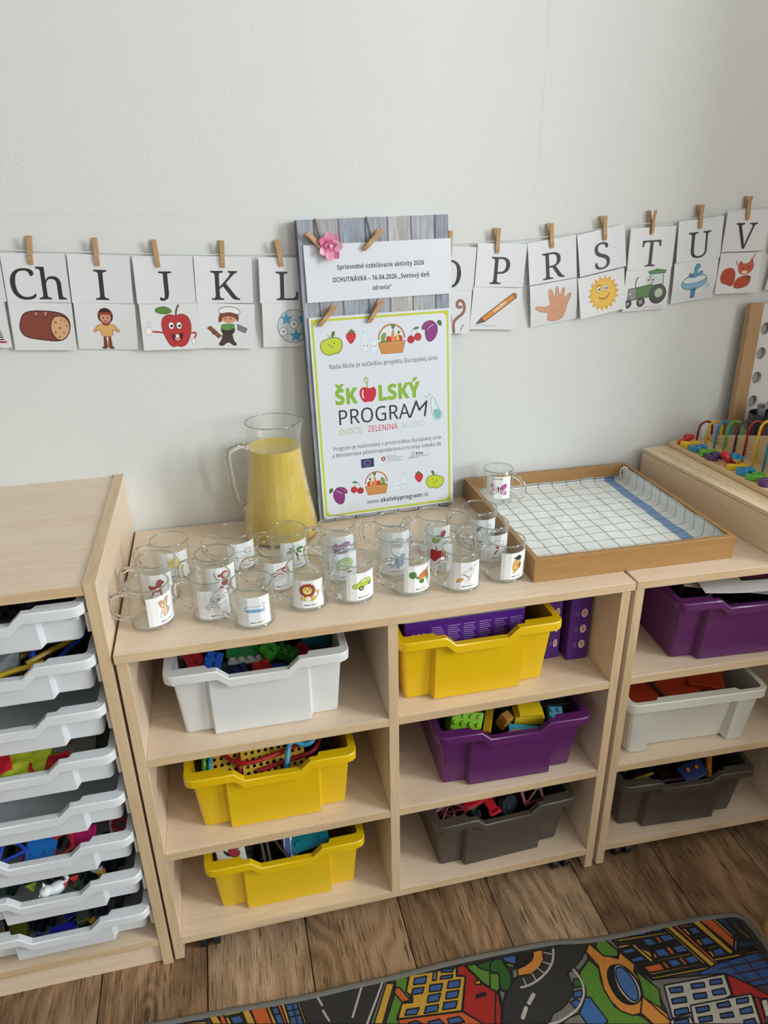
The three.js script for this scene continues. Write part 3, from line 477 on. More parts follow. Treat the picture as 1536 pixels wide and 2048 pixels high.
// ---------- printed pictures ----------
const K = '#2b2224';
const eyes = (q, x, y, d, r = 3) => { for (const s of [-1, 1]) q.E(x + s * d, y, r, r * 1.3, 0, '#fff', K, 0.8).C(x + s * d + 0.5, y + 0.5, r * 0.5, '#111'); };
// pictures of the alphabet cards, each drawn in a 100 x 80 field
const cardArt = {
  H: (q) => { q.P([20, 60, 85, 72, 80, 64, 40, 10], null, '#b02a35', 2).P([85, 70, 96, 70, 94, 73, 60, 73], '#b02a35'); for (let i = 0; i < 5; i++) q.P([66 + i * 2, 50 + i * 4, 88 + i, 50 + i * 4, 88 + i, 52 + i * 4, 66 + i * 2, 52 + i * 4], '#222'); },
  Ch: (q) => { q.S([14, 30, 22, 15, 45, 12, 78, 14, 94, 22, 97, 40, 88, 58, 74, 66, 40, 62, 18, 58, 11, 45], '#86453a', '#3a1f1c', 1.5).S([64, 32, 72, 20, 90, 22, 97, 38, 90, 56, 78, 65, 68, 60, 62, 46], '#dfb184', '#3a1f1c', 1.5); for (const [a, b, r] of [[72, 32, 2.2], [82, 28, 1.6], [78, 42, 2.4], [90, 38, 1.8], [70, 50, 2], [84, 50, 1.7], [76, 57, 1.8], [88, 30, 1.3]]) q.C(a, b, r, '#a9714c'); q.P([38, 14, 41, 24, 46, 15], '#c98d7d', '#3a1f1c', 1).P([54, 13, 55, 25, 62, 15], '#c98d7d', '#3a1f1c', 1); },
  I: (q) => { q.P([44, 54, 56, 54, 58, 78, 50, 76, 42, 78], '#7a4038').P([48, 54, 52, 54, 50, 77], '#fff').S([30, 42, 40, 34, 60, 34, 70, 42, 64, 48, 60, 45, 60, 58, 40, 58, 40, 45, 34, 48], '#e3b56e', '#6b4a2a', 0.8).C(30, 47, 3.4, '#d99a7e').C(70, 47, 3.4, '#d99a7e').E(50, 21, 13, 14, 0, '#3a2220').E(50, 24, 9.5, 9.5, 0, '#dc9c80').P([38, 15, 62, 15, 61, 19, 39, 19], '#a2413a').C(46, 24, 1.3, '#211').C(54, 24, 1.3, '#211').A(50, 27, 3, 20, 160, '#922', 1).E(50, 36, 6, 2, 0, '#b8443c').E(44, 78, 5, 2.2, 0, '#6d3a34').E(56, 78, 5, 2.2, 0, '#6d3a34'); },
  J: (q) => { q.S([62, 22, 72, 16, 86, 24, 88, 48, 78, 72, 66, 77, 60, 74, 50, 77, 42, 66, 34, 44, 36, 24, 50, 17], '#c0303a', '#7d1c28', 1.2).S([62, 20, 62, 10, 68, 2], null, '#6b3b2a', 3, true).S([58, 14, 46, 3, 28, 6, 24, 13, 40, 18], '#5c8a3a', '#375a26', 1).S([36, 50, 26, 48, 16, 48], null, '#b02a34', 3, true).S([4, 42, 14, 38, 18, 48, 12, 56, 4, 52], '#f3f3f3', '#bbb', 1).P([10, 30, 13, 30, 13, 40, 10, 40], '#f3f3f3', '#bbb', 1).S([88, 52, 94, 50, 96, 56, 90, 62], null, '#b02a34', 3, true).S([86, 60, 94, 62, 94, 72, 86, 72], '#f3f3f3', '#bbb', 1); eyes(q, 59, 38, 7, 5); q.S([50, 52, 60, 56, 72, 50, 70, 62, 60, 68, 52, 62], '#5c1420', '#3a0c14', 1).E(61, 62, 5, 3.5, 0, '#e58f8f').P([58, 54, 64, 54, 64, 59, 58, 59], '#fff'); },
  K: (q) => { q.S([42, 50, 60, 50, 62, 66, 70, 74, 62, 77, 52, 68, 42, 78, 32, 74, 40, 66], '#4a3c3a').S([38, 38, 66, 38, 64, 56, 40, 56], '#3d3230').P([14, 44, 20, 40, 40, 58, 34, 62], '#8a5a44', '#4a2f28', 1).S([38, 20, 46, 14, 62, 14, 70, 26, 62, 34, 44, 34], '#d89f80').S([36, 20, 34, 34, 42, 32, 42, 22, 66, 22, 70, 34, 74, 22, 66, 10, 42, 10], '#7d4638').S([34, 14, 40, 6, 60, 4, 76, 10, 74, 20, 56, 14, 40, 18], '#f2f3f2', '#4b4444', 1).C(48, 26, 1.3, '#211').C(58, 26, 1.3, '#211').S([38, 36, 66, 34, 64, 44, 52, 48, 40, 46], '#5f9a52').P([70, 36, 88, 44, 84, 52, 70, 46], '#7f848a', '#444', 1).C(26, 52, 4, '#6d4a3c'); },
  L: (q) => { const star = (x, y, r) => q.P(Array.from({ length: 20 }, (_, i) => { const k = i >> 1, a = k * PI / 5 - PI / 2, s = k % 2 ? 0.45 : 1; return i % 2 ? y + r * s * Math.sin(a) : x + r * s * Math.cos(a); }), '#4aa3d2'); q.C(58, 42, 31, '#cfd6dc', '#98a4ad', 2); star(44, 28, 13); star(76, 28, 12); star(62, 60, 14); for (const [a, b] of [[58, 38], [38, 52], [82, 50]]) q.C(a, b, 8, '#e9edf0', '#8d99a3', 1.5).P([a - 3, b - 2, a + 3, b - 2, a, b + 3], '#59636b'); },
  O: (q) => { q.S([70, 78, 66, 60, 76, 50, 88, 42, 90, 28, 82, 16, 72, 20, 74, 32, 82, 30], null, '#9a6a5c', 6, true).S([20, 30, 50, 20, 66, 50, 60, 76, 30, 76], '#8a4a38', K, 1).S([84, 76, 86, 68, 90, 64], null, '#3a3236', 1.5, true); },
  P: (q) => { q.P([12, 70, 22, 58, 84, 10, 92, 18, 30, 66], '#dd9148', '#3a2a22', 1.4).P([12, 70, 22, 58, 30, 66], '#6b5d55', K, 1).P([44, 44, 70, 24, 74, 28, 50, 48], '#efc08e').P([58, 32, 62, 29, 66, 33], '#f3e4cf').S([84, 10, 90, 8, 94, 14, 92, 18], '#c97c38', '#3a2a22', 1).S([8, 74, 24, 71, 36, 75, 48, 72, 56, 75], null, '#8b8b90', 0.8, true); },
  R: (q) => { q.S([34, 76, 40, 58, 22, 54, 8, 46, 12, 40, 30, 46, 44, 44, 38, 18, 42, 10, 48, 16, 54, 36, 55, 10, 61, 8, 64, 34, 70, 12, 76, 14, 72, 38, 86, 24, 91, 28, 80, 48, 76, 66, 66, 78], '#dba385', '#b47c62', 1).S([48, 62, 58, 56, 70, 58], null, '#c08a70', 1, true); },
  S: (q) => { q.P(Array.from({ length: 72 }, (_, i) => { const k = i >> 1, a = k * PI / 18, r = k % 2 ? 28 : 36; return i % 2 ? 40 + r * Math.sin(a) : 54 + r * Math.cos(a); }), '#e0a83c').C(54, 40, 28, '#e9b840').C(54, 40, 24, '#eec24c'); eyes(q, 52, 30, 8, 4.5); q.A(54, 38, 13, 20, 140, '#8a4a1c', 2).S([40, 24, 46, 20, 50, 23], null, '#8a5a1c', 1.5, true); },
  T: (q) => { q.P([8, 36, 28, 34, 28, 58, 8, 60], '#8c8f92', '#3b3d3f', 1.5).P([28, 34, 66, 28, 66, 54, 28, 58], '#4f7f45', '#2a4426', 1.2).P([54, 6, 86, 4, 88, 30, 62, 32], '#cfdde2', '#2a4426', 1.5).P([50, 4, 70, 0, 92, 3, 90, 8, 56, 9], '#4f8a48', '#2a4426', 1.2).S([24, 34, 22, 18, 28, 14], null, '#3e6a38', 2.5, true).C(78, 50, 19, '#4b4c4f', '#2a2b2d', 2).C(80, 48, 10, '#b9c6b4', '#3e6a38', 2).C(40, 64, 9, '#4b4c4f', '#222', 1.5).C(40, 64, 4, '#aaa').C(10, 66, 8, '#4b4c4f', '#222', 1.5).C(10, 66, 3.5, '#aaa'); eyes(q, 57, 20, 5, 4.5); q.C(13, 46, 3, '#e8e8d8', '#444', 1).E(60, 76, 40, 3, 0, '#dcd6e4'); },
  U: (q) => { q.E(50, 42, 30, 15, -4, '#8fc0da', '#2c6f9a', 1.5).E(50, 37, 28, 8, -4, '#d7eaf2', '#2c6f9a', 1.5).P([45, 55, 55, 54, 55, 74, 45, 75], '#4a90bd', '#2c6f9a', 1).S([44, 60, 56, 58], null, '#2c6f9a', 2, true).S([48, 34, 47, 14, 52, 6, 60, 6, 61, 14, 55, 16, 55, 33], '#4f9ac8', '#1f5d86', 1.2).E(42, 28, 7, 4, 25, '#4a6f9a', '#1f5d86', 1).E(62, 26, 7, 4, -30, '#4f9ac8', '#1f5d86', 1).S([82, 46, 79, 54, 83, 57, 87, 53], null, '#5a9ac0', 1.2); },
  V: (q) => { q.S([6, 50, 10, 34, 26, 28, 42, 34, 44, 56, 38, 68, 24, 62, 12, 60], '#b8452f', '#8c3020', 1).S([44, 56, 56, 48, 74, 44, 84, 52, 80, 66, 60, 72, 42, 70], '#b9482f', '#8c3020', 1).S([46, 26, 52, 14, 56, 22, 72, 22, 78, 8, 82, 18, 86, 30, 76, 42, 60, 44, 50, 38], '#c65a3c', '#8c3020', 1).S([54, 38, 66, 34, 74, 38, 66, 44], '#efd9c4').C(60, 31, 1.6, '#211').C(74, 30, 1.6, '#211').S([44, 24, 40, 16], null, '#8c3020', 2, true).S([80, 10, 84, 2], null, '#8c3020', 2, true).E(78, 50, 5, 4, 0, '#7d4a2c'); },
};
// sticker pictures of the mugs, each in a 100 x 100 field
const mugArt = {
  bear: (q) => q.C(38, 22, 8, '#d9b184', K, 1.2).C(66, 14, 8, '#d9b184', K, 1.2).S([34, 30, 42, 18, 60, 16, 70, 28, 64, 42, 50, 46, 36, 42], '#dcb68a', K, 1.3).E(52, 36, 9, 7, -10, '#efdcc0').C(52, 33, 3, '#1c1718').C(44, 28, 1.5, K).C(60, 25, 1.5, K).S([44, 46, 62, 42, 74, 58, 70, 72, 58, 80, 40, 80, 34, 70], '#e6cdb0', K, 1.2).S([62, 46, 74, 54, 72, 68, 62, 70, 62, 58], '#dcb68a', K, 1.2).E(40, 78, 9, 8, 0, '#f0ece4', K, 1.2).E(54, 78, 9, 6, 0, '#ead4b8', K, 1.2),
  horse: (q) => q.S([20, 40, 30, 42, 46, 46, 52, 26, 60, 14, 70, 18, 80, 30, 74, 36, 68, 34, 66, 54, 62, 70, 36, 70, 24, 62], '#b4393c', '#6d2226', 1.5).S([46, 40, 50, 22, 58, 12, 54, 30, 50, 44], '#8d8f95').P([32, 66, 38, 66, 34, 86, 28, 86], '#b4393c').P([58, 66, 64, 66, 66, 86, 60, 86], '#b4393c').C(68, 24, 1.8, '#111').A(48, 70, 34, 30, 150, '#7a3a32', 3),
  sun: (q) => { for (let i = 0; i < 12; i++) { const a = i * PI / 6; q.P([50 + 24 * Math.cos(a - 0.1), 42 + 24 * Math.sin(a - 0.1), 50 + 37 * Math.cos(a), 42 + 37 * Math.sin(a), 50 + 24 * Math.cos(a + 0.1), 42 + 24 * Math.sin(a + 0.1)], i % 2 ? '#e8cf4a' : '#b9b3a0'); } q.C(50, 42, 22, '#e8d452', '#9a8a3a', 1).C(44, 38, 2.2, K).C(57, 38, 2.2, K).A(50, 44, 9, 20, 160, K, 1.5).C(38, 46, 3, '#e2a85a').C(62, 46, 3, '#e2a85a'); },
  hippo_lines: (q) => q.S([14, 40, 26, 30, 52, 34, 70, 26, 84, 34, 86, 50, 70, 62, 60, 56, 40, 62, 18, 58], '#f4f4f4', K, 1.6).S([56, 34, 62, 22, 78, 22, 88, 32, 84, 44, 66, 46], '#f6f6f6', K, 1.6).C(66, 30, 1.6, K).C(78, 28, 1.6, K).S([62, 66, 60, 76, 74, 80, 80, 68], null, K, 1.6, true).S([24, 60, 22, 74, 32, 74], null, K, 1.5, true).C(80, 40, 3, '#e2a8b0'),
  monkey: (q) => q.S([18, 16, 24, 40, 34, 50, 52, 54], null, '#6d2a32', 3, true).S([44, 50, 58, 44, 70, 52, 70, 72, 56, 78, 44, 72], '#b23c44', '#5d2028', 1.5).E(62, 30, 18, 17, 0, '#b23c44', '#5d2028', 1.5).E(65, 32, 13, 12, 0, '#f3e4dc', '#5d2028', 1).C(60, 30, 1.8, K).C(70, 30, 1.8, K).A(65, 34, 6, 20, 160, K, 1.3).E(38, 30, 5, 7, 0, '#b23c44', '#5d2028', 1).C(42, 84, 8, '#b9505a').C(74, 82, 8, '#b9505a'),
  dolphin: (q) => q.S([14, 60, 26, 58, 40, 30, 36, 22, 50, 22, 74, 18, 90, 24, 92, 32, 78, 36, 60, 48, 40, 62, 30, 66, 34, 76, 26, 72], '#d9dcde', '#4a4e52', 1.4).S([48, 40, 64, 28, 82, 30, 60, 44], '#7d8388').S([40, 64, 54, 58, 62, 64, 74, 56, 88, 58, 94, 52], null, '#555b60', 1.6, true).C(80, 27, 1.6, K),
  whale: (q) => q.S([10, 44, 24, 34, 50, 32, 72, 36, 74, 28, 84, 22, 92, 26, 84, 30, 82, 40, 90, 48, 70, 52, 30, 52], '#f2f5f7', '#4b5c6c', 1.4).S([18, 48, 40, 42, 70, 46, 86, 52, 92, 58, 60, 58, 26, 58], '#8db9dd').S([14, 52, 40, 50, 60, 54, 92, 52], null, '#3f6f9c', 1.3, true).S([24, 58, 50, 56, 70, 60, 88, 60], null, '#3f6f9c', 1.3, true),
  palm: (q) => q.S([52, 40, 62, 58, 62, 84, 56, 84, 54, 60, 48, 42], '#7a5638', '#4a3422', 1).S([50, 38, 30, 28, 12, 40, 20, 46, 40, 42], '#4f8a3e', '#2e5a26', 1).S([50, 38, 60, 20, 84, 22, 92, 34, 70, 34], '#5a9a48', '#2e5a26', 1).S([50, 38, 40, 18, 22, 18, 34, 32], '#477f38', '#2e5a26', 1).S([52, 38, 72, 40, 84, 52, 66, 46], '#4f8a3e', '#2e5a26', 1).E(58, 86, 16, 4, 0, '#d8c48a'),
  fire_engine: (q) => q.P([14, 46, 30, 36, 62, 36, 66, 54, 16, 58], '#a5302f', '#4a1a1a', 1.5).P([58, 22, 84, 12, 90, 46, 66, 54], '#c9524a', '#4a1a1a', 1.5).P([64, 26, 80, 20, 82, 32, 66, 36], '#e9e3d8', '#4a1a1a', 1).P([36, 26, 74, 14, 76, 18, 38, 30], '#a5302f').S([20, 62, 50, 58, 80, 64], null, '#888', 1.2, true).P([18, 72, 56, 66, 58, 70, 20, 76], null, '#777', 1.2).C(30, 58, 6, '#333').C(72, 52, 7, '#333'),
  lion: (q) => { q.S([30, 60, 70, 60, 76, 78, 60, 84, 40, 84, 24, 78], '#e3c76a', '#5d4a1c', 1.2).P(Array.from({ length: 64 }, (_, i) => { const k = i >> 1, a = k * PI / 16, r = k % 2 ? 26 : 32; return i % 2 ? 36 + r * Math.sin(a) : 48 + r * Math.cos(a); }), '#a8452f', '#5d2418', 1).E(48, 37, 18, 17, 0, '#e6cb6c', '#6b4a1c', 1).E(48, 44, 10, 8, 0, '#f1e2a8').S([43, 38, 54, 38, 48, 45], '#2a1c18').C(40, 31, 2, K).C(56, 31, 2, K).S([76, 72, 90, 64, 86, 48], null, '#a8452f', 3, true).C(86, 46, 6, '#e3c76a', '#8a3a24', 1.5).E(50, 74, 10, 11, 0, '#f3f1e2').C(30, 72, 9, '#e3c76a', '#5d4a1c', 1).C(70, 72, 9, '#e3c76a', '#5d4a1c', 1); },
  hippo: (q) => q.S([12, 42, 22, 32, 44, 38, 62, 24, 80, 22, 90, 34, 86, 50, 64, 54, 50, 60, 22, 62, 10, 56], '#b088b4', '#5d3a66', 1.5).C(28, 32, 4, '#b088b4', '#5d3a66', 1).C(72, 30, 2, K).S([14, 64, 40, 60, 70, 62, 84, 70, 60, 76, 24, 76], '#9a6fa2', '#5d3a66', 1.2),
  cabbage: (q) => q.E(52, 42, 34, 28, -12, '#b7d19a', '#5d7f42', 1.5).E(48, 48, 24, 19, -8, '#dfe9cc', '#7d9a5c', 1.2).S([30, 56, 44, 40, 60, 38, 72, 46], null, '#8aa868', 1.3, true).S([40, 62, 50, 48, 60, 52], null, '#8aa868', 1.3, true).S([60, 76, 62, 86, 84, 84, 78, 78], '#c98f84', '#6d4038', 1),
  car: (q) => q.S([10, 52, 16, 42, 34, 38, 46, 24, 70, 18, 84, 24, 92, 32, 92, 46, 78, 50, 40, 62, 18, 62], '#b9cf4a', '#5d6b1c', 1.4).P([40, 38, 50, 26, 66, 22, 68, 34], '#e2e9c0', '#5d6b1c', 1).P([71, 22, 80, 24, 84, 32, 72, 34], '#e2e9c0', '#5d6b1c', 1).C(46, 62, 10, '#2a2a2c').C(46, 62, 5, '#cfcfcf').C(84, 48, 8, '#2a2a2c').C(84, 48, 4, '#cfcfcf').C(18, 50, 3, '#f2eeb0', '#5d6b1c', 1),
  puppy: (q) => { q.S([22, 44, 34, 26, 60, 22, 78, 34, 82, 52, 62, 64, 34, 62], '#f3efe9', '#4a3f3a', 1.4); for (const [a, b] of [[32, 40], [44, 32], [58, 34], [40, 48], [54, 46], [68, 44], [48, 58], [62, 56]]) q.A(a, b, 6, 10, 300, '#6d5a50', 1.3); q.C(76, 30, 2, '#8d8f95').C(86, 36, 2.5, '#8d8f95').C(70, 50, 1.8, K); },
  elephant: (q) => q.S([14, 58, 20, 40, 40, 34, 54, 40, 70, 38, 74, 22, 84, 18, 90, 30, 82, 44, 84, 70, 76, 82, 66, 70, 40, 76, 26, 72], '#9db8d6', '#3c5a80', 1.5).S([46, 40, 58, 30, 66, 46, 56, 62, 46, 54], '#8aa6c8', '#3c5a80', 1.3).C(72, 38, 1.8, K).E(18, 52, 7, 12, 10, '#7fa0c6', '#3c5a80', 1.2).P([32, 70, 42, 70, 42, 86, 32, 86], '#9db8d6', '#3c5a80', 1.2).P([58, 68, 68, 68, 68, 86, 58, 86], '#9db8d6', '#3c5a80', 1.2),
  turtle: (q) => q.S([40, 50, 50, 34, 72, 20, 88, 26, 92, 44, 72, 54, 52, 58], '#d98a4a', '#5d3a1c', 1.5).A(72, 38, 9, 0, 330, '#8a4a1c', 1.5).A(72, 38, 4, 0, 300, '#8a4a1c', 1.5).S([46, 54, 70, 56, 92, 46, 88, 54, 64, 62, 48, 60], '#e6c48a').E(22, 36, 14, 15, 0, '#5d8a54', '#2c4a2a', 1.5).C(17, 34, 2, K).C(27, 33, 2, K).A(22, 38, 6, 20, 160, K, 1.3).S([30, 46, 40, 56, 50, 58, 44, 50, 34, 40], '#5d8a54', '#2c4a2a', 1.2).E(58, 68, 11, 9, 20, '#4f7f48', '#2c4a2a', 1.3).E(88, 58, 6, 11, 20, '#6d9a60', '#2c4a2a', 1.2).E(84, 18, 6, 5, 0, '#8aa84a'),
  parrot: (q) => q.S([20, 60, 24, 40, 44, 30, 58, 40, 54, 60, 40, 74, 26, 72], '#8fae4a', '#4a5d22', 1.4).S([56, 34, 60, 18, 74, 10, 82, 22, 74, 40, 62, 50], '#c04a5a', '#5d2430', 1.4).S([26, 48, 44, 42, 50, 56, 38, 64], '#aec468', '#4a5d22', 1).C(72, 20, 1.8, K),
  apple: (q) => q.S([50, 30, 62, 22, 82, 28, 88, 50, 76, 74, 60, 80, 50, 76, 40, 80, 24, 74, 12, 50, 18, 28, 38, 22], '#be1e35', '#8a1226', 1).S([50, 32, 48, 20, 44, 8], null, '#3a2a22', 4, true).S([84, 56, 92, 52, 98, 60, 90, 70], '#c9606a'),
  rocket: (q) => q.S([30, 54, 34, 38, 52, 34, 72, 12, 88, 14, 86, 30, 70, 52, 66, 70, 54, 76, 56, 60, 44, 50], '#f6f6f6', K, 1.5).S([40, 46, 52, 58, 62, 62], null, '#a02a3a', 3, true).C(72, 28, 6, '#e9edf0', K, 1.2).S([8, 84, 20, 66, 36, 62, 40, 70, 30, 80, 18, 84], '#e08a3c', '#a5522a', 1).S([16, 80, 26, 70, 34, 70, 26, 78], '#f2d06a').S([82, 10, 90, 8, 92, 16], null, K, 2, true).C(68, 26, 1.4, K).C(76, 22, 1.4, K),
  skunk: (q) => { for (let i = 0; i < 5; i++) q.S([22 + i * 4, 52 - i * 2, 20 + i * 5, 36 - i, 34 + i * 4, 24 + i * 2], null, '#3a3638', 3, true); q.S([40, 50, 54, 40, 66, 44, 72, 60, 60, 72, 44, 66], '#e4e2e2', '#4a4446', 1.3).S([66, 44, 70, 24, 80, 16, 86, 30, 80, 46], '#efefef', '#6d686a', 1.2).C(80, 26, 2.4, '#7d8aa0'); },
  cat: (q) => q.S([18, 30, 34, 26, 50, 18, 72, 24, 86, 36, 70, 46, 44, 46, 26, 40], '#fbfbfb', '#6d6a6c', 1.3).S([16, 34, 36, 40], null, '#555', 1.2, true).S([70, 42, 90, 46], null, '#555', 1.2, true).C(44, 32, 1.8, K).C(62, 32, 1.8, K).P([48, 46, 64, 48, 62, 60, 50, 58], '#c0284a').P([52, 64, 60, 64, 48, 84, 36, 86, 44, 76], '#c0284a').S([44, 50, 30, 66, 34, 86], null, '#8a8688', 1.2, true),
  owl: (q) => q.S([34, 50, 40, 28, 58, 22, 70, 30, 68, 58, 54, 80, 36, 78], '#d99a3c', '#7d4a1c', 1.3).P([36, 18, 60, 6, 78, 16, 54, 28], '#2f2b33').P([56, 26, 74, 18, 72, 28, 58, 34], '#3a3640').C(50, 38, 6, '#f6e6b8', '#7d4a1c', 1).C(62, 35, 6, '#f6e6b8', '#7d4a1c', 1).C(51, 38, 2.2, K).C(62, 35, 2.2, K).P([54, 42, 60, 41, 57, 48], '#d96a2a').S([40, 54, 50, 50, 54, 66, 42, 74], '#efc65a').S([66, 40, 76, 44, 70, 66, 60, 72], '#7d4a38').E(42, 84, 9, 4, -10, '#e0b83c'),
  butterfly: (q) => { for (const s of [-1, 1]) q.S([50 + s * 4, 42, 50 + s * 14, 22, 50 + s * 34, 12, 50 + s * 42, 24, 50 + s * 34, 42], s < 0 ? '#d7a2c8' : '#f1e9f0', K, 1.6).S([50 + s * 4, 46, 50 + s * 24, 44, 50 + s * 40, 56, 50 + s * 38, 76, 50 + s * 24, 74, 50 + s * 8, 58], s < 0 ? '#c25a9a' : '#efdfea', K, 1.6).C(50 + s * 34, 24, 4, s < 0 ? '#7d2a6a' : '#c9a4c0').C(50 + s * 32, 68, 4, '#8a2a5a').S([50 + s * 6, 48, 50 + s * 26, 52, 50 + s * 32, 66], null, '#5d2a50', 1.2, true); q.E(50, 48, 3.2, 16, 0, '#2a1f26').S([48, 34, 42, 22], null, K, 1.2, true).S([52, 34, 58, 22], null, K, 1.2, true); },
};
const mugKeys = Object.keys(mugArt), stickerCell = {};
const stickerTex = (() => {
  const q = Q(cvs(2000, 2000, '#ffffff'));
  mugKeys.forEach((k, i) => {
    const cx = (i % 5) * 400, cy = Math.floor(i / 5) * 400; stickerCell[k] = [(i % 5) / 5, 1 - (Math.floor(i / 5) + 1) / 5];
    q.in(cx, cy, 400, 400, (c) => {
      c.B(0, 0, 100, 100, '#f4f6f8');
      c.x.save(); c.x.translate(9, 5); c.x.scale(0.82, 0.82); mugArt[k](c); c.x.restore();
      ['#7d3a6a', '#5a5a9a', '#6a9ab0', '#9ab07a', '#c9c48a'].forEach((f, j) => c.B(36 + j * 4.4, 87, 3.8, 4.6, f));
      c.S([59, 91, 61, 85, 62, 91, 64, 88, 66, 91, 68, 87, 70, 91, 72, 88, 76, 86], null, '#2d2a30', 1.4, true);
    });
  });
  return tex(q);
})();
const pictureKeys = Object.keys(cardArt), cardCell = {};
const cardTex = (() => {                                        // top half of each cell: the letter; bottom half: the picture
  const W = 400, Hh = 320, q = Q(cvs(W * 5, Hh * 6, '#e2e4e8'));
  ['H', 'Ch', 'I', 'J', 'K', 'L', 'O', 'P', 'R', 'S', 'T', 'U', 'V', 'Z'].forEach((k, i) => {
    const cx = (i % 5) * W, cy = Math.floor(i / 5) * Hh * 2; cardCell[k] = { l: [(i % 5) / 5, 1 - (cy + Hh) / (Hh * 6)], p: [(i % 5) / 5, 1 - (cy + 2 * Hh) / (Hh * 6)] };
    q.in(cx, cy, W, Hh, (c) => { c.B(0, 0, 100, 100, '#e4e6ea').B(0, 98.6, 100, 1.4, '#6b6668').B(99.3, 0, 0.7, 100, '#8d888a'); if (k === 'J') c.P([40, 32, 62, 32, 62, 35, 55, 36.5, 55, 78, 53, 88, 47, 93, 41, 93, 38.5, 90, 39, 86.5, 42, 85.5, 44.5, 88, 46.5, 88, 47.5, 80, 47.5, 36.5, 40, 35], '#2e282b'); else c.T(k, 50, 92, k === 'Ch' ? 86 : 86, '#2e282b', 'serif', 'center', 0, 0.84); });
    q.in(cx, cy + Hh, W, Hh, (c) => { c.B(0, 0, 100, 100, '#e6e8ec').B(0, 0, 100, 0.9, '#aaa6a8'); if (cardArt[k]) { c.x.save(); c.x.translate(2, 2); c.x.scale(0.95, 1.2); cardArt[k](c); c.x.restore(); } });
  });
  return tex(q);
})();
// ---------- the poster, the note and the board's print ----------
const fruit = {
  apple: (c) => c.S([30, 30, 50, 26, 70, 24, 92, 36, 94, 62, 78, 86, 58, 84, 42, 92, 16, 80, 6, 56, 12, 38], '#c3d233', '#4a5120', 2.5).S([52, 26, 56, 4, 68, 2, 64, 18], '#5c7a3c', '#38491f', 2).S([50, 26, 44, 18, 38, 14], null, '#4a4a20', 2, true).C(42, 52, 2.6, '#3a3a1c').C(62, 46, 2.6, '#3a3a1c').A(52, 56, 5, 10, 150, '#3a3a1c', 2),
  berry: (c) => c.S([20, 30, 50, 22, 80, 28, 84, 56, 56, 94, 44, 96, 18, 60], '#c8242f', '#8d1620', 1.5).S([30, 24, 48, 12, 56, 2, 62, 14, 82, 22, 62, 30, 48, 28], '#4f7a35', '#35521f', 1.5).C(40, 50, 2, '#e8a49a').C(60, 46, 2, '#e8a49a').C(50, 68, 2, '#e8a49a'),
  milk: (c) => c.S([18, 44, 26, 32, 26, 10, 46, 10, 46, 32, 56, 44, 56, 92, 18, 92], '#dfe8ef', '#bfd0dc', 2).P([24, 6, 48, 6, 48, 14, 24, 14], '#c3dcea').P([56, 46, 92, 46, 86, 96, 60, 96], '#e3ebf1', '#c2d2dd', 2).C(30, 66, 2.4, '#555').C(44, 66, 2.4, '#555').C(66, 70, 2.4, '#555').C(80, 70, 2.4, '#555'),
  basket: (c) => { c.A(50, 52, 42, 180, 360, '#b8754a', 5).S([20, 60, 14, 44, 30, 30, 34, 46], '#7aa04a', '#3f5a22', 1).P([44, 64, 56, 22, 62, 64], '#e08a35', '#a5601c', 1).S([52, 24, 48, 8, 58, 14, 64, 6, 60, 24], '#4f7a35').S([30, 64, 34, 44, 50, 46, 50, 64], '#c8302f').S([62, 64, 62, 44, 84, 44, 86, 64], '#c22a2f', '#7d1a1c', 1).S([68, 40, 74, 26, 80, 40], '#3f6a2c').E(24, 64, 14, 9, 0, '#4f9a3c').P([64, 60, 70, 30, 76, 60], '#e8c04a').P([6, 64, 94, 62, 84, 98, 16, 98], '#d99a52', '#9a6228', 2); for (let i = 0; i < 4; i++) c.S([10 + i * 2, 70 + i * 7, 30, 74 + i * 7, 50, 69 + i * 7, 70, 74 + i * 7, 90 - i * 2, 69 + i * 7], null, '#a56a2c', 2, true); },
  cherry: (c) => c.C(28, 70, 22, '#b8202f', '#6d121c', 2).C(72, 58, 22, '#c02a38', '#6d121c', 2).S([28, 50, 30, 24, 44, 8], null, '#4f6a35', 2.5, true).S([70, 38, 60, 16, 44, 8], null, '#4f6a35', 2.5, true).S([42, 10, 62, -4, 86, 4, 66, 14], '#5c7f42', '#35521f', 1.5),
  plum: (c) => c.S([10, 40, 24, 12, 54, 4, 74, 14, 60, 30, 36, 40], '#8d3a7d', '#4a1c44', 2.5).S([26, 44, 44, 22, 72, 12, 86, 36, 78, 72, 54, 94, 34, 86], '#8a2d80', '#4a1c44', 2.5).S([78, 12, 96, 4, 104, 22, 96, 34], '#4f6a42', '#2c3a22', 1.5).C(60, 58, 2.5, '#2a1028').C(76, 54, 2.5, '#2a1028').S([40, 40, 52, 28, 66, 22], null, '#e6d4e4', 2.5, true),
};
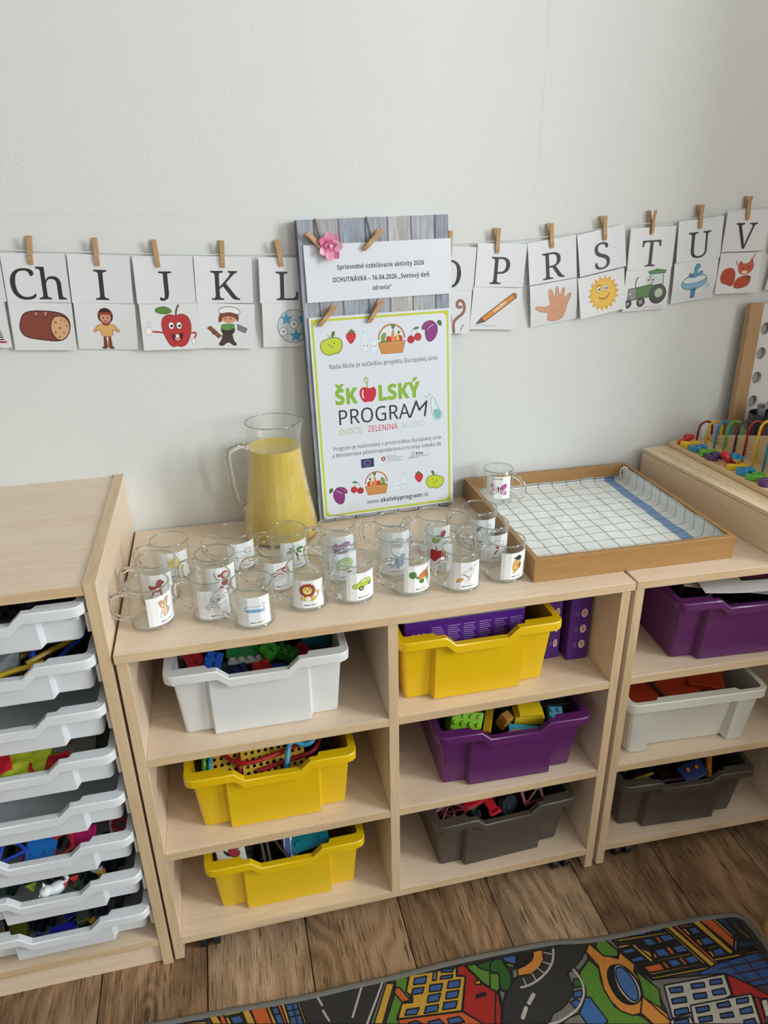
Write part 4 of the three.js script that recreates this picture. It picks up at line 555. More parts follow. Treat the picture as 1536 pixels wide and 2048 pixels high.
const posterTex = (() => {
  const q = Q(cvs(1420, 2030, '#dde2ec')), x = q.x, W = 1420, H2 = 2030, D = '#272c31';
  q.B(38, 44, W - 86, H2 - 84, null, '#c3cf3a', 22); for (const [a, b, p, r] of [[30, 36, 1, 1], [W - 40, 36, -1, 1], [30, H2 - 32, 1, -1], [W - 40, H2 - 32, -1, -1]]) q.P([a, b, a + 95 * p, b, a + 55 * p, b + 14 * r, a + 14 * p, b + 60 * r, a, b + 100 * r], '#c9c92f');
  const put = (k, a, b, s, fx = 1, rot = 0) => { x.save(); x.translate(a, b); x.rotate(R(rot)); x.scale(s / 86 * fx, s / 86); x.translate(-50, -50); fruit[k](q); x.restore(); };
  put('apple', 205, 270, 215); put('berry', 400, 210, 130); put('milk', 570, 270, 200); put('basket', 800, 250, 265); put('cherry', 1030, 250, 140); put('plum', 1190, 220, 200);
  put('plum', 195, 1790, 185, -1); put('cherry', 375, 1730, 130, -1); put('basket', 580, 1690, 235, -1); put('milk', 845, 1720, 165, -1); put('berry', 1040, 1690, 120, -1); put('apple', 1215, 1750, 195, -1);
  q.T('Naša škola je súčasťou projektu Európskej únie', W / 2 + 8, 500, 58, D, 'sans-serif', 'center', 0, 0.9);
  const big = (t, a, b) => q.T(t, a, b, 208, '#8cb63c', 'bold sans-serif', 'left', 0, 0.92);
  big('ŠK', 205, 850); big('LSKÝ', 632, 850);
  x.save(); x.lineWidth = 10; x.lineJoin = 'round'; x.strokeStyle = '#8cb63c'; x.font = 'bold 208px sans-serif'; x.translate(205, 850); x.scale(0.92, 1); x.strokeText('ŠK', 0, 0); x.restore(); x.save(); x.lineWidth = 10; x.lineJoin = 'round'; x.strokeStyle = '#8cb63c'; x.font = 'bold 208px sans-serif'; x.translate(632, 850); x.scale(0.92, 1); x.strokeText('LSKÝ', 0, 0); x.restore();
  q.S([530, 705, 560, 722, 600, 702, 625, 740, 618, 800, 585, 856, 540, 848, 500, 858, 462, 810, 450, 745, 475, 702], '#c5203a').S([535, 712, 536, 680, 530, 662], null, '#8cb63c', 12, true).S([536, 676, 505, 640, 520, 600, 550, 640], '#dde2ec', '#8cb63c', 10).S([490, 735, 478, 770, 492, 805], null, '#f6e4e6', 14, true);
  q.T('PROGRA', 215, 1055, 205, D, 'sans-serif', 'left', 0, 0.965).P([968, 1045, 1030, 895, 1062, 985, 1140, 905, 1118, 1048], null, D, 20, true);
  q.T('OVOCIE', 220, 1155, 82, '#aeb98a', 'sans-serif', 'left', 0, 0.84).T('ZELENINA', 520, 1155, 82, '#c8202f', 'sans-serif', 'left', 0, 0.84).T('MLIEKO', 870, 1155, 82, '#b4c8d4', 'sans-serif', 'left', 0, 0.84);
  q.S([1180, 870, 1215, 862, 1245, 960, 1310, 1050, 1280, 1100, 1225, 1110, 1190, 1020], '#dfe9ea', '#8fb6b6', 8).S([1200, 1000, 1260, 985, 1300, 1050, 1270, 1095, 1230, 1098], '#7fbdb8').S([1120, 850, 1150, 880, 1165, 820, 1190, 840], null, '#a4c4cc', 8, true);
  q.T('Program je realizovaný z prostriedkov Európskej únie', W / 2 + 10, 1310, 53, D, 'sans-serif', 'center', 0, 0.9).T('a Ministerstva pôdohospodárstva a rozvoja vidieka SR.', W / 2 + 10, 1380, 53, D, 'sans-serif', 'center', 0, 0.9);
  q.B(430, 1430, 135, 92, '#26306f'); for (let i = 0; i < 12; i++) q.C(497 + 30 * Math.cos(i * PI / 6), 1476 + 30 * Math.sin(i * PI / 6), 4.2, '#d8c23c');
  q.S([645, 1432, 685, 1432, 685, 1462, 665, 1482, 645, 1462], '#c22b3a', '#26306f', 4).P([662, 1440, 668, 1440, 668, 1470, 662, 1470], '#fff').P([655, 1448, 675, 1448, 675, 1453, 655, 1453], '#fff'); ['MINISTERSTVO', 'PÔDOHOSPODÁRSTVA', 'A ROZVOJA VIDIEKA', 'SLOVENSKEJ REPUBLIKY'].forEach((t, i) => q.T(t, 700, 1436 + i * 18, 16, '#6a6f78', 'sans-serif', 'left'));
  q.T('PPA', 1010, 1455, 44, D, 'bold sans-serif', 'left').S([960, 1450, 985, 1400], null, D, 4, true).S([975, 1470, 1000, 1420], null, D, 4, true).S([930, 1468, 980, 1460, 1100, 1470, 1160, 1462], null, D, 3, true).S([935, 1482, 990, 1474, 1040, 1480], null, D, 4, true);
  x.save(); x.font = '62px sans-serif'; x.fillStyle = D; x.textAlign = 'left'; x.scale(0.94, 1); let px = 500; for (const [t, f] of [['www.', '62px sans-serif'], ['skolskyprogram', 'bold 62px sans-serif'], ['.sk', '62px sans-serif']]) { x.font = f; x.fillText(t, px, 1915); px += x.measureText(t).width; } x.restore();
  return tex(q);
})();
const noteTex = (() => { const q = Q(cvs(1180, 416, '#dfe3ec')), D = '#2e3236'; q.T('Sprievodné vzdelávacie aktivity 2026', 600, 186, 46, D, 'bold sans-serif', 'center', 0, 0.86).T('OCHUTNÁVKA – 16.04.2026 „Svetový deň', 600, 276, 48, D, 'bold sans-serif', 'center', 0, 0.84).T('zdravia“', 600, 350, 46, D, 'bold sans-serif', 'center', 0, 0.86); return tex(q); })();
const boardTex = (() => {
  const u0 = [0, 0.034, 0.081, 0.1325, 0.1765, 0.2235, 0.2715, 0.3].map((u) => u / 0.3), tone = [[138, 144, 156], [150, 150, 156], [138, 147, 160], [140, 146, 158], [165, 162, 162], [152, 154, 162], [128, 135, 150]];
  return tex(pixels(600, 1200, (u, v) => {
    let k = 0; while (k < 6 && u > u0[k + 1]) k++;
    const edge = Math.min(u - u0[k], u0[k + 1] - u), g = noise.noise(u * 60, v * 7, k * 9) * 26 + noise.noise(u * 160, v * 22, k * 5) * 20 + noise.noise(u * 9, v * 5, k * 3) * 22, w = Math.max(0, noise.noise(u * 24, v * 12, 40 + k)) * 26, dark = edge < 0.006 ? 62 : 0;
    return tone[k].map((c, i) => c + g - dark + (i === 0 ? w * 0.5 : i === 1 ? w * 0.25 : -w * 0.1) + 14);
  }));
})();

// ---------- on the wall ----------
const TOP = 0.7278;
// a sheet of paper or film with its print on the front, uv rectangle [u, v, width, height], bent by f(x, y)
function sheet(w, h, t, uv = [0, 0, 1, 1], f = () => 0, nx = 12, ny = 8) {
  const g = new THREE.BoxGeometry(w, h, t, nx, ny, 1), p = g.attributes.position, a = g.attributes.uv, n = g.attributes.normal;
  for (let i = 0; i < p.count; i++) {
    const front = n.getZ(i) > 0.9, e = 0.012;
    a.setXY(i, uv[0] + uv[2] * (front ? e / 2 + (1 - e) * (p.getX(i) / w + 0.5) : 0.02), uv[1] + uv[3] * (front ? e / 2 + (1 - e) * (p.getY(i) / h + 0.5) : 0.98));
    p.setZ(i, p.getZ(i) + f(p.getX(i) / w, p.getY(i) / h));
  }
  g.computeVertexNormals(); return plain(g);
}
const pegWood = std('#cbb399', 0.6, { map: plyMap });
const pegGeo = (() => {                                         // jaws at the origin, handles up along y
  const half = (s) => { const g = extrude([[0.0006, -0.012], [0.0022, -0.012], [0.0046, -0.003], [0.0046, 0.012], [0.0082, 0.036], [0.0062, 0.036], [0.0012, 0.012], [0.0022, 0.009], [0.0022, 0.005], [0.0006, 0.001]].map(([a, b]) => [a * s, b]).sort(() => 0), 0.0085, 0.0004); return g.translate(0, 0, -0.00425).rotateY(-PI / 2); };
  const spring = []; for (const s of [-1, 1]) spring.push(mv(plain(new THREE.TorusGeometry(0.0026, 0.0006, 6, 16)), s * 0.0035, 0.007, 0, 0, PI / 2)); spring.push(rbox(0.0095, 0.001, 0.001, 0.0003, 1).translate(0, 0.0035, 0.005));
  return { front: half(1), back: half(-1), spring: join(spring) };
})();
function peg(label, p, r, group, order = 'XYZ') {
  const t = thing('clothespin', label, 'clothespin', p, 0, group); t.rotation.set(...r, order);
  mesh('prong', pegGeo.front, pegWood, t); mesh('prong', pegGeo.back, pegWood, t); mesh('spring', pegGeo.spring, metalMat, t);
  return t;
}
const laminate = phys('#ffffff', 0.38, { map: cardTex, clearcoat: 0.55, clearcoatRoughness: 0.12 });
const cards = [['H', -0.2000, 1.2519, -2.4, -0.2080, 1.1715, -2.1], ['Ch', -0.0920, 1.2454, -2.9, -0.0968, 1.1605, -3.6], ['I', 0.0164, 1.2391, -3.7, 0.0125, 1.1542, -4.3], ['J', 0.1285, 1.2333, -1.9, 0.1280, 1.1483, -1.7], ['K', 0.2362, 1.2288, -2.7, 0.2330, 1.1433, -4.2], ['L', 0.3550, 1.2230, -2.3, 0.3546, 1.1385, -2.3], ['O', 0.6831, 1.2320, -2.9, 0.6761, 1.1475, -2.9],
  ['P', 0.7913, 1.2344, -3.1, 0.7843, 1.1491, -3.8], ['R', 0.9055, 1.2400, 7.0, 0.9160, 1.1546, 7.2], ['S', 1.0152, 1.2554, 10.1, 1.0249, 1.1689, 9.7], ['T', 1.1311, 1.2564, 1.3, 1.1316, 1.1717, 1.7], ['U', 1.2431, 1.2705, 4.6, 1.2468, 1.1857, 5.2], ['V', 1.3547, 1.2850, -0.2, 1.3540, 1.1982, -0.5], ['Z', 1.4789, 1.2807, 0.5, 1.4864, 1.1982, -3.3]];
const shows = { H: 'cut off at the left edge, with red and black lines', Ch: 'with letters Ch and a brown loaf of bread', I: 'with letter I and a child in a yellow shirt', J: 'with letter J and a red apple that has a face', K: 'with letter K and a chimney sweep in a white cap', L: 'with letter L and a blue and white ball', O: 'mostly hidden behind the board, a curled tail showing', P: 'with letter P and an orange pen', R: 'with letter R and an open hand', S: 'with letter S and a smiling sun', T: 'with letter T and a green tractor', U: 'with letter U and a blue washbasin', V: 'with letter V and a red squirrel', Z: 'cut off at the right edge, plain white' };
cards.forEach(([k, lx, ly, la, px, py, pa], i) => {
  const z = 0.0092 + (i % 2) * 0.0012, t = thing('alphabet_card', 'laminated alphabet card ' + shows[k], 'card', [lx, ly, z], 0, 'alphabet cards pegged on the line'), c = cardCell[k];
  mesh('letter_sheet', sheet(0.1065, 0.085, 0.0006, [...c.l, 1 / 5, 1 / 6], (x, y) => 0.0012 * x * x * 4 + (y < 0 ? 0.0012 * y * y : 0)), laminate, t, [0, 0, 0], [0, 0, R(la)]);
  mesh('picture_sheet', sheet(0.1065, 0.086, 0.0006, [...c.p, 1 / 5, 1 / 6], (x, y) => 0.001 * x * x * 4 - 0.004 * (0.5 - y) ** 2 * (i % 3 - 0.3)), laminate, t, [px - lx, py - ly, 0.0009], [0, 0, R(pa)]);
});
const pegs = [['Ch', -0.09, 1.317, -0.096, 1.269], ['I', 0.018, 1.312, 0.015, 1.262], ['J', 0.119, 1.305, 0.12, 1.256], ['K', 0.239, 1.3, 0.236, 1.251], ['L', 0.34, 1.297, 0.346, 1.249], ['O', 0.681, 1.304, 0.682, 1.256], ['P', 0.781, 1.308, 0.782, 1.258], ['R', 0.894, 1.312, 0.902, 1.265], ['S', 1.011, 1.324, 1.019, 1.276], ['T', 1.121, 1.332, 1.127, 1.284], ['U', 1.233, 1.34, 1.239, 1.293], ['V', 1.347, 1.355, 1.352, 1.307]];
const pegSay = { Ch: 'the bread card Ch', I: 'the card I with the child', J: 'the apple card J', K: 'the chimney sweep card K', L: 'the ball card L', O: 'the card half hidden right of the board', P: 'the pen card P', R: 'the hand card R', S: 'the sun card S', T: 'the tractor card T', U: 'the washbasin card U', V: 'the squirrel card V' };
pegs.forEach(([k, x0, y0, x1, y1], i) => { const l = Math.hypot(x0 - x1, y0 - y1); peg('small wooden clothespin holding ' + pegSay[k], [x1 + (x0 - x1) * 0.25, y1 + (y0 - y1) * 0.25, 0.0092 + ((cards.findIndex((c) => c[0] === k)) % 2) * 0.0012], [0, k === 'T' ? 0.5 : 0.06, -Math.atan2(x0 - x1, y0 - y1)], 'clothespins on the alphabet line'); });
tag(mesh('string', wire([[-0.5, 1.312, 0.0095], [-0.2, 1.299, 0.0095], ...pegs.map(([k, x0, y0, x1, y1]) => [x1 + (x0 - x1) * 0.42, y1 + (y0 - y1) * 0.42 + 0.003, 0.0098]), [1.5, 1.338, 0.0095], [1.75, 1.35, 0.0095]], 0.0009, 6, 160), std('#e4e2dc', 0.6)), 'thin white string along the wall that carries the alphabet cards', 'string');

// ---------- the grey board with its papers ----------
const board = new THREE.Group();                               // a frame of reference only: things on the board get their place from it
board.position.set(0.5335, TOP + 0.0022, 0.0585); board.rotation.set(R(-3.6), R(2.2), R(0.6), 'YXZ'); board.updateMatrixWorld(true);
const onBoard = (o) => { scene.remove(o); board.add(o); board.updateMatrixWorld(true); scene.attach(o); return o; };
{
  const t = thing('picture_board', 'tall grey board printed with wooden planks, leaning on the wall', 'board');
  const g = rbox(0.3, 0.604, 0.0185, 0.0015); g.translate(0, 0.302, -0.00925);
  const p = g.attributes.position, uv = g.attributes.uv, n = g.attributes.normal; for (let i = 0; i < p.count; i++) uv.setXY(i, (p.getX(i) + 0.15) / 0.3 + (Math.abs(n.getX(i)) > 0.7 ? -p.getZ(i) / 0.3 * Math.sign(p.getX(i)) : 0), p.getY(i) / 0.604);
  mesh('panel', g, std('#ffffff', 0.55, { map: boardTex }), t); onBoard(t);
  const paper = (name, label, cat, w, h, map, x, y, f, rot = 0) => onBoard(tag(mesh(name, sheet(w, h, 0.0004, [0, 0, 1, 1], f, 24, 32), phys('#ffffff', 0.55, { map, clearcoat: 0.1, clearcoatRoughness: 0.4 }), scene, [x, y, 0.0022], [0, 0, rot]), label, cat));
  paper('poster', 'white poster with lime frame, fruit and the words ŠKOLSKÝ PROGRAM', 'poster', 0.2935, 0.4195, posterTex, 0.0068, 0.218, (x, y) => 0.0016 * (x * 2) ** 2 * (0.6 - y) + (x < -0.3 ? 0.01 * (x + 0.3) ** 2 : 0), 0.0);
  paper('paper_note', 'white paper strip with three lines of bold text above the poster', 'note', 0.294, 0.1045, noteTex, 0.0075, 0.508, (x, y) => 0.002 * (x * 2) ** 2 * (0.5 - y), 0.002);
  const bp = (label, a, b) => { const an = -Math.atan2(a[0] - b[0], a[1] - b[1]); onBoard(peg(label, [b[0] + (a[0] - b[0]) * 0.3, b[1] + (a[1] - b[1]) * 0.3, 0.0078], [0, 0.12, an], 'clothespins on the grey board', 'ZYX')); };
  bp('wooden clothespin next to the pink flower', [-0.127, 0.576], [-0.099, 0.546]);
  bp('wooden clothespin at the top middle of the paper strip', [0.007, 0.577], [-0.024, 0.547]);
  bp('wooden clothespin at the upper left corner of the poster', [-0.087, 0.448], [-0.123, 0.41]);
  bp('wooden clothespin at the top middle of the poster', [0.003, 0.447], [-0.021, 0.412]);
  const twine = std('#8a6a48', 0.9);
  for (const [x0, x1, say] of [[-0.1125, -0.106, 'brown twine running down to the pink flower'], [-0.014, -0.007, 'brown twine running down to the middle clothespin']]) onBoard(tag(mesh('twine', wire([[x0, 0.6055, -0.004], [x0, 0.604, 0.0012], [(x0 + x1) / 2, 0.585, 0.0016], [x1, 0.565, 0.003]], 0.0009, 6, 16), twine), say, 'twine'));
  const fl = thing('fabric_flower', 'pink fabric blossom with a pearl centre on the board', 'flower', [-0.09, 0.556, 0.0105]);
  const petal = (() => { const g = new THREE.SphereGeometry(1, 16, 10), p = g.attributes.position; for (let i = 0; i < p.count; i++) { const x = p.getX(i), y = p.getY(i), z = p.getZ(i); p.setXYZ(i, x * 0.0078 * (1 - 0.25 * y), 0.0105 + y * 0.0098, z * 0.0011 + 0.0045 * (y + 0.6) ** 2 * 0.5 + 0.0022 * x * x); } g.computeVertexNormals(); return plain(g); })();
  const pinks = [phys('#e79ab8', 0.7, { sheen: 0.5 }), phys('#d9719c', 0.7, { sheen: 0.5 }), phys('#efb4c8', 0.7, { sheen: 0.5 })];
  for (let i = 0; i < 7; i++) mesh('petal', petal, pinks[i % 3], fl, [0, 0, i % 2 * 0.0008], [0, 0, i * 2 * PI / 7 + 0.2]);
  for (let i = 0; i < 5; i++) mesh('inner_petal', petal, pinks[1], fl, [0, 0, 0.003], [0.35, 0, i * 2 * PI / 5]).scale.setScalar(0.55);
  mesh('pearl', plain(new THREE.SphereGeometry(0.0026, 16, 12)), phys('#f4e6ea', 0.2, { clearcoat: 1 }), fl, [0, 0, 0.0065]); fl.scale.set(1.15, 1.35, 1.2);
  onBoard(fl);
}

// ---------- glass on the shelf unit ----------
const glass = phys('#ffffff', 0.0, { transmission: 1, thickness: 0.003, ior: 1.47 });
const MH = 0.0775, MR = 0.0352;
const sheer = phys('#fdfefe', 0.0, { transmission: 1, thickness: 0, ior: 1.45 });   // blown walls: light passes straight
const cupGeo = {
  wall: toCreasedNormals(lathe([[MR - 0.0016, 0.0068], [MR - 0.0004, 0.009], [MR, 0.0115], [MR, 0.014], [MR, MH - 0.0014]], 64), 0.9),
  inner: toCreasedNormals(lathe([[MR - 0.0028, MH - 0.0014], [MR - 0.0028, 0.014], [MR - 0.0034, 0.0105], [MR - 0.0052, 0.0086]], 64), 0.9),
  rim: plain(new THREE.TorusGeometry(MR - 0.0014, 0.00145, 10, 72).rotateX(PI / 2).translate(0, MH - 0.0014, 0)),
  base: toCreasedNormals(lathe([[0.00001, 0.0014], [0.021, 0.0014], [0.0235, 0.0012], [0.0262, 0.0002], [0.0295, 0.0008], [0.0318, 0.0024], [0.0332, 0.0048], [0.0335, 0.0066], [0.0328, 0.0078], [0.0312, 0.0079], [0.0285, 0.0068], [0.024, 0.0062], [0.00001, 0.006]], 64), 1.1),
};
const outlineGlass = phys('#d2d9d6', 0.0, { transmission: 1, thickness: 0.003, ior: 1.5 });  // grey tint painted in for dark refracted outlines along the edges
cupGeo.foot = plain(new THREE.TorusGeometry(0.0318, 0.0016, 8, 64).rotateX(PI / 2).translate(0, 0.0042, 0));  // added ring, tinted to draw a dark outline around the base
cupGeo.body = join(cupGeo.wall, cupGeo.inner);
const handleGeo = (() => {
  const c = new THREE.CatmullRomCurve3([[0, 0.0635, MR - 0.0012], [0, 0.0655, MR + 0.006], [0, 0.0655, MR + 0.014], [0, 0.061, MR + 0.0225], [0, 0.05, MR + 0.0265], [0, 0.038, MR + 0.0255], [0, 0.027, MR + 0.0195], [0, 0.02, MR + 0.01], [0, 0.0165, MR + 0.003], [0, 0.0155, MR - 0.0012]].map((q) => V(...q)));
  return sweep(c.getPoints(44), round(0.0046, 12, 0.8), { up: V(1, 0, 0), scale: (t) => 1 + 0.35 * Math.pow(Math.abs(2 * t - 1), 6) });
})();
const decalMat = phys('#ffffff', 0.5, { map: stickerTex, clearcoat: 0.2, clearcoatRoughness: 0.3 });
function stickerGeo(k) {
  const [u0, v0] = stickerCell[k], a = 0.79, r = MR + 0.0004, n = 20, pos = [], uv = [], y0 = 0.0115, y1 = 0.0635;
  for (let i = 0; i < n; i++) {
    const f = (j, y, q) => [Math.sin(-a + 2 * a * j / n) * q, y, Math.cos(-a + 2 * a * j / n) * q], A = f(i, y0, r), B = f(i + 1, y0, r), C = f(i + 1, y1, r), D = f(i, y1, r);
    pos.push(...A, ...B, ...C, ...A, ...C, ...D); const ua = u0 + 0.2 * (0.004 + 0.992 * i / n), ub = u0 + 0.2 * (0.004 + 0.992 * (i + 1) / n), va = v0 + 0.001, vb = v0 + 0.199; uv.push(ua, va, ub, va, ub, vb, ua, va, ub, vb, ua, vb);
    const s = r - 0.0003, E = f(i, y0, s), F = f(i + 1, y0, s), G = f(i + 1, y1, s), H2 = f(i, y1, s); pos.push(...E, ...G, ...F, ...E, ...H2, ...G); for (let j = 0; j < 6; j++) uv.push(0.99, 0.01);
    pos.push(...D, ...C, ...G, ...D, ...G, ...H2, ...B, ...A, ...E, ...B, ...E, ...F); for (let j = 0; j < 12; j++) uv.push(0.99, 0.01);
  }
  const g = new THREE.BufferGeometry(); g.setAttribute('position', new THREE.Float32BufferAttribute(pos, 3)); g.setAttribute('uv', new THREE.Float32BufferAttribute(uv, 2)); g.computeVertexNormals(); return toCreasedNormals(g, 0.5);
}
const CAM = camera.position;
function mug(k, label, x, z, stick, hand, y = TOP, upside) {
  const face = Math.atan2(CAM.x - x, CAM.z - z), t = thing('glass_mug', label, 'mug', [x, y, z], face + R(stick), 'glass mugs with stickers');
  if (upside) { t.rotation.set(0, face + R(stick), PI, 'YXZ'); t.position.y += MH; }
  mesh('cup', cupGeo.body, sheer, t); mesh('rim', cupGeo.rim, outlineGlass, t); mesh('base', cupGeo.base, sheer, t); mesh('outline_ring', cupGeo.foot, outlineGlass, t); mesh('handle', handleGeo, glass, t, [0, 0, 0], [0, R(hand - stick) * (upside ? -1 : 1), 0]); mesh('sticker', stickerGeo(k), decalMat, t);
}
const M = 'clear glass mug with a sticker of ';
mug('bear', M + 'a sitting brown bear', 0.0565, 0.378, 34, -84);
mug('horse', M + 'a red rocking horse, behind the bear mug', 0.066, 0.299, -8, -92);
mug('sun', M + 'a smiling yellow sun', 0.086, 0.223, 5, -95);
mug('hippo_lines', M + 'an outlined white hippo, left of the jug', 0.205, 0.216, 17, -100);
mug('monkey', M + 'a red monkey', 0.166, 0.3, 14, -93);
mug('dolphin', M + 'a grey dolphin', 0.156, 0.3775, 4, -104);
mug('whale', M + 'a blue swimming whale', 0.2225, 0.4155, 0, -85);
mug('palm', M + 'a palm tree, in front of the jug', 0.301, 0.236, 20, -100);
mug('fire_engine', M + 'a red fire engine', 0.27, 0.309, 10, -75);
mug('lion', M + 'a sitting lion', 0.317, 0.384, 0, -80);
mug('hippo', M + 'a violet hippo', 0.396, 0.234, 10, -96);
mug('cabbage', M + 'a green cabbage', 0.386, 0.3045, 15, -98);
mug('car', M + 'a lime green car', 0.398, 0.381, 24, -46);
mug('puppy', M + 'a curly outlined puppy, below the poster', 0.502, 0.245, 15, -96);
mug('elephant', M + 'a blue elephant', 0.489, 0.309, 2, 70);
mug('turtle', M + 'a green turtle with an orange shell', 0.501, 0.3795, 28, -62);
mug('parrot', M + 'a green and red parrot', 0.586, 0.243, 16, -92);
mug('apple', M + 'a single red apple', 0.581, 0.3145, -16, 96);
mug('rocket', M + 'a white rocket', 0.591, 0.391, 17, -48);
mug('skunk', M + 'a striped grey animal, against the wooden tray', 0.682, 0.234, 16, -92);
mug('cat', M + 'a white cat with a red ribbon', 0.678, 0.3045, 22, -94);
mug('owl', M + 'an owl in a black graduate cap', 0.6795, 0.379, 36, -62);
mug('butterfly', M + 'a pink butterfly, upside down in the wooden tray', 0.787, 0.066, 4, 72, TOP + 0.0128, true);

{
  const t = thing('glass_jug', 'large conical glass jug filled with cloudy yellow drink', 'jug', [0.2997, TOP, 0.0895]);
  const prof = [[0, 0.078], [0.02, 0.0775], [0.05, 0.0735], [0.09, 0.0665], [0.13, 0.0605], [0.17, 0.0562], [0.2, 0.0545], [0.225, 0.054], [0.242, 0.0545]];
  const outer = new THREE.SplineCurve(prof.map(([y, r]) => new THREE.Vector2(r, y))).getPoints(40), inner = outer.slice(2).reverse().map((p) => [p.x - 0.0024, Math.max(p.y, 0.0065)]);
  const g = lathe([[0.00001, 0.002], [0.066, 0.002], [0.072, 0], [0.0765, 0.002], ...outer.slice(1, -1).map((p) => [p.x, p.y + 0.001]), [0.0545, 0.2418], [0.0537, 0.243], [0.0527, 0.2428], ...inner, [0.07, 0.0065], [0.00001, 0.0062]], 72), p = g.attributes.position;
  for (let i = 0; i < p.count; i++) { const x = p.getX(i), y = p.getY(i), z = p.getZ(i), a = Math.atan2(z, x), w = Math.exp(-((a / 0.32) ** 2)) * Math.max(0, (y - 0.195) / 0.048) ** 2; p.setX(i, x + 0.009 * w); }
  g.computeVertexNormals(); mesh('vessel', toCreasedNormals(g, 0.8), sheer, t);
  const rimPts = Array.from({ length: 96 }, (_, i) => { const a = i / 48 * PI, w = Math.exp(-((Math.atan2(Math.sin(a), Math.cos(a)) / 0.32) ** 2)); return V(0.0536 * Math.cos(a) + 0.0089 * w, 0.2424, 0.0536 * Math.sin(a)); });
  mesh('rim', sweep(rimPts, round(0.0014, 8), { closed: true }), outlineGlass, t);
  const hp = new THREE.CatmullRomCurve3([[-0.053, 0.196, 0.003], [-0.062, 0.199, 0.005], [-0.076, 0.198, 0.009], [-0.0885, 0.192, 0.012], [-0.0925, 0.18, 0.013], [-0.0905, 0.15, 0.0125], [-0.0865, 0.11, 0.012], [-0.0835, 0.09, 0.011], [-0.0795, 0.082, 0.01], [-0.0715, 0.072, 0.007], [-0.0665, 0.067, 0.005]].map((q) => V(...q)), false, 'centripetal');
  mesh('handle', sweep(hp.getPoints(60), round(0.0058, 12, 0.75), { up: V(0, 0, 1), scale: (s) => 1 + 0.3 * Math.pow(Math.abs(2 * s - 1), 8) }), glass, t);
  const lq = outer.filter((q) => q.y < 0.189).map((q) => [q.x - 0.0029, Math.max(q.y, 0.0072)]), top = 0.191, rt = 0.0548 - 0.0027;
  mesh('drink', toCreasedNormals(lathe([[0.00001, 0.0072], ...lq, [rt, top + 0.0008], [rt - 0.002, top], [0.00001, top]], 64), 0.7), phys('#f0d068', 0.1, { transmission: 0.2, thickness: 0.02, ior: 1.33, attenuationColor: new THREE.Color('#e8cc70'), attenuationDistance: 0.06 }), t);
}

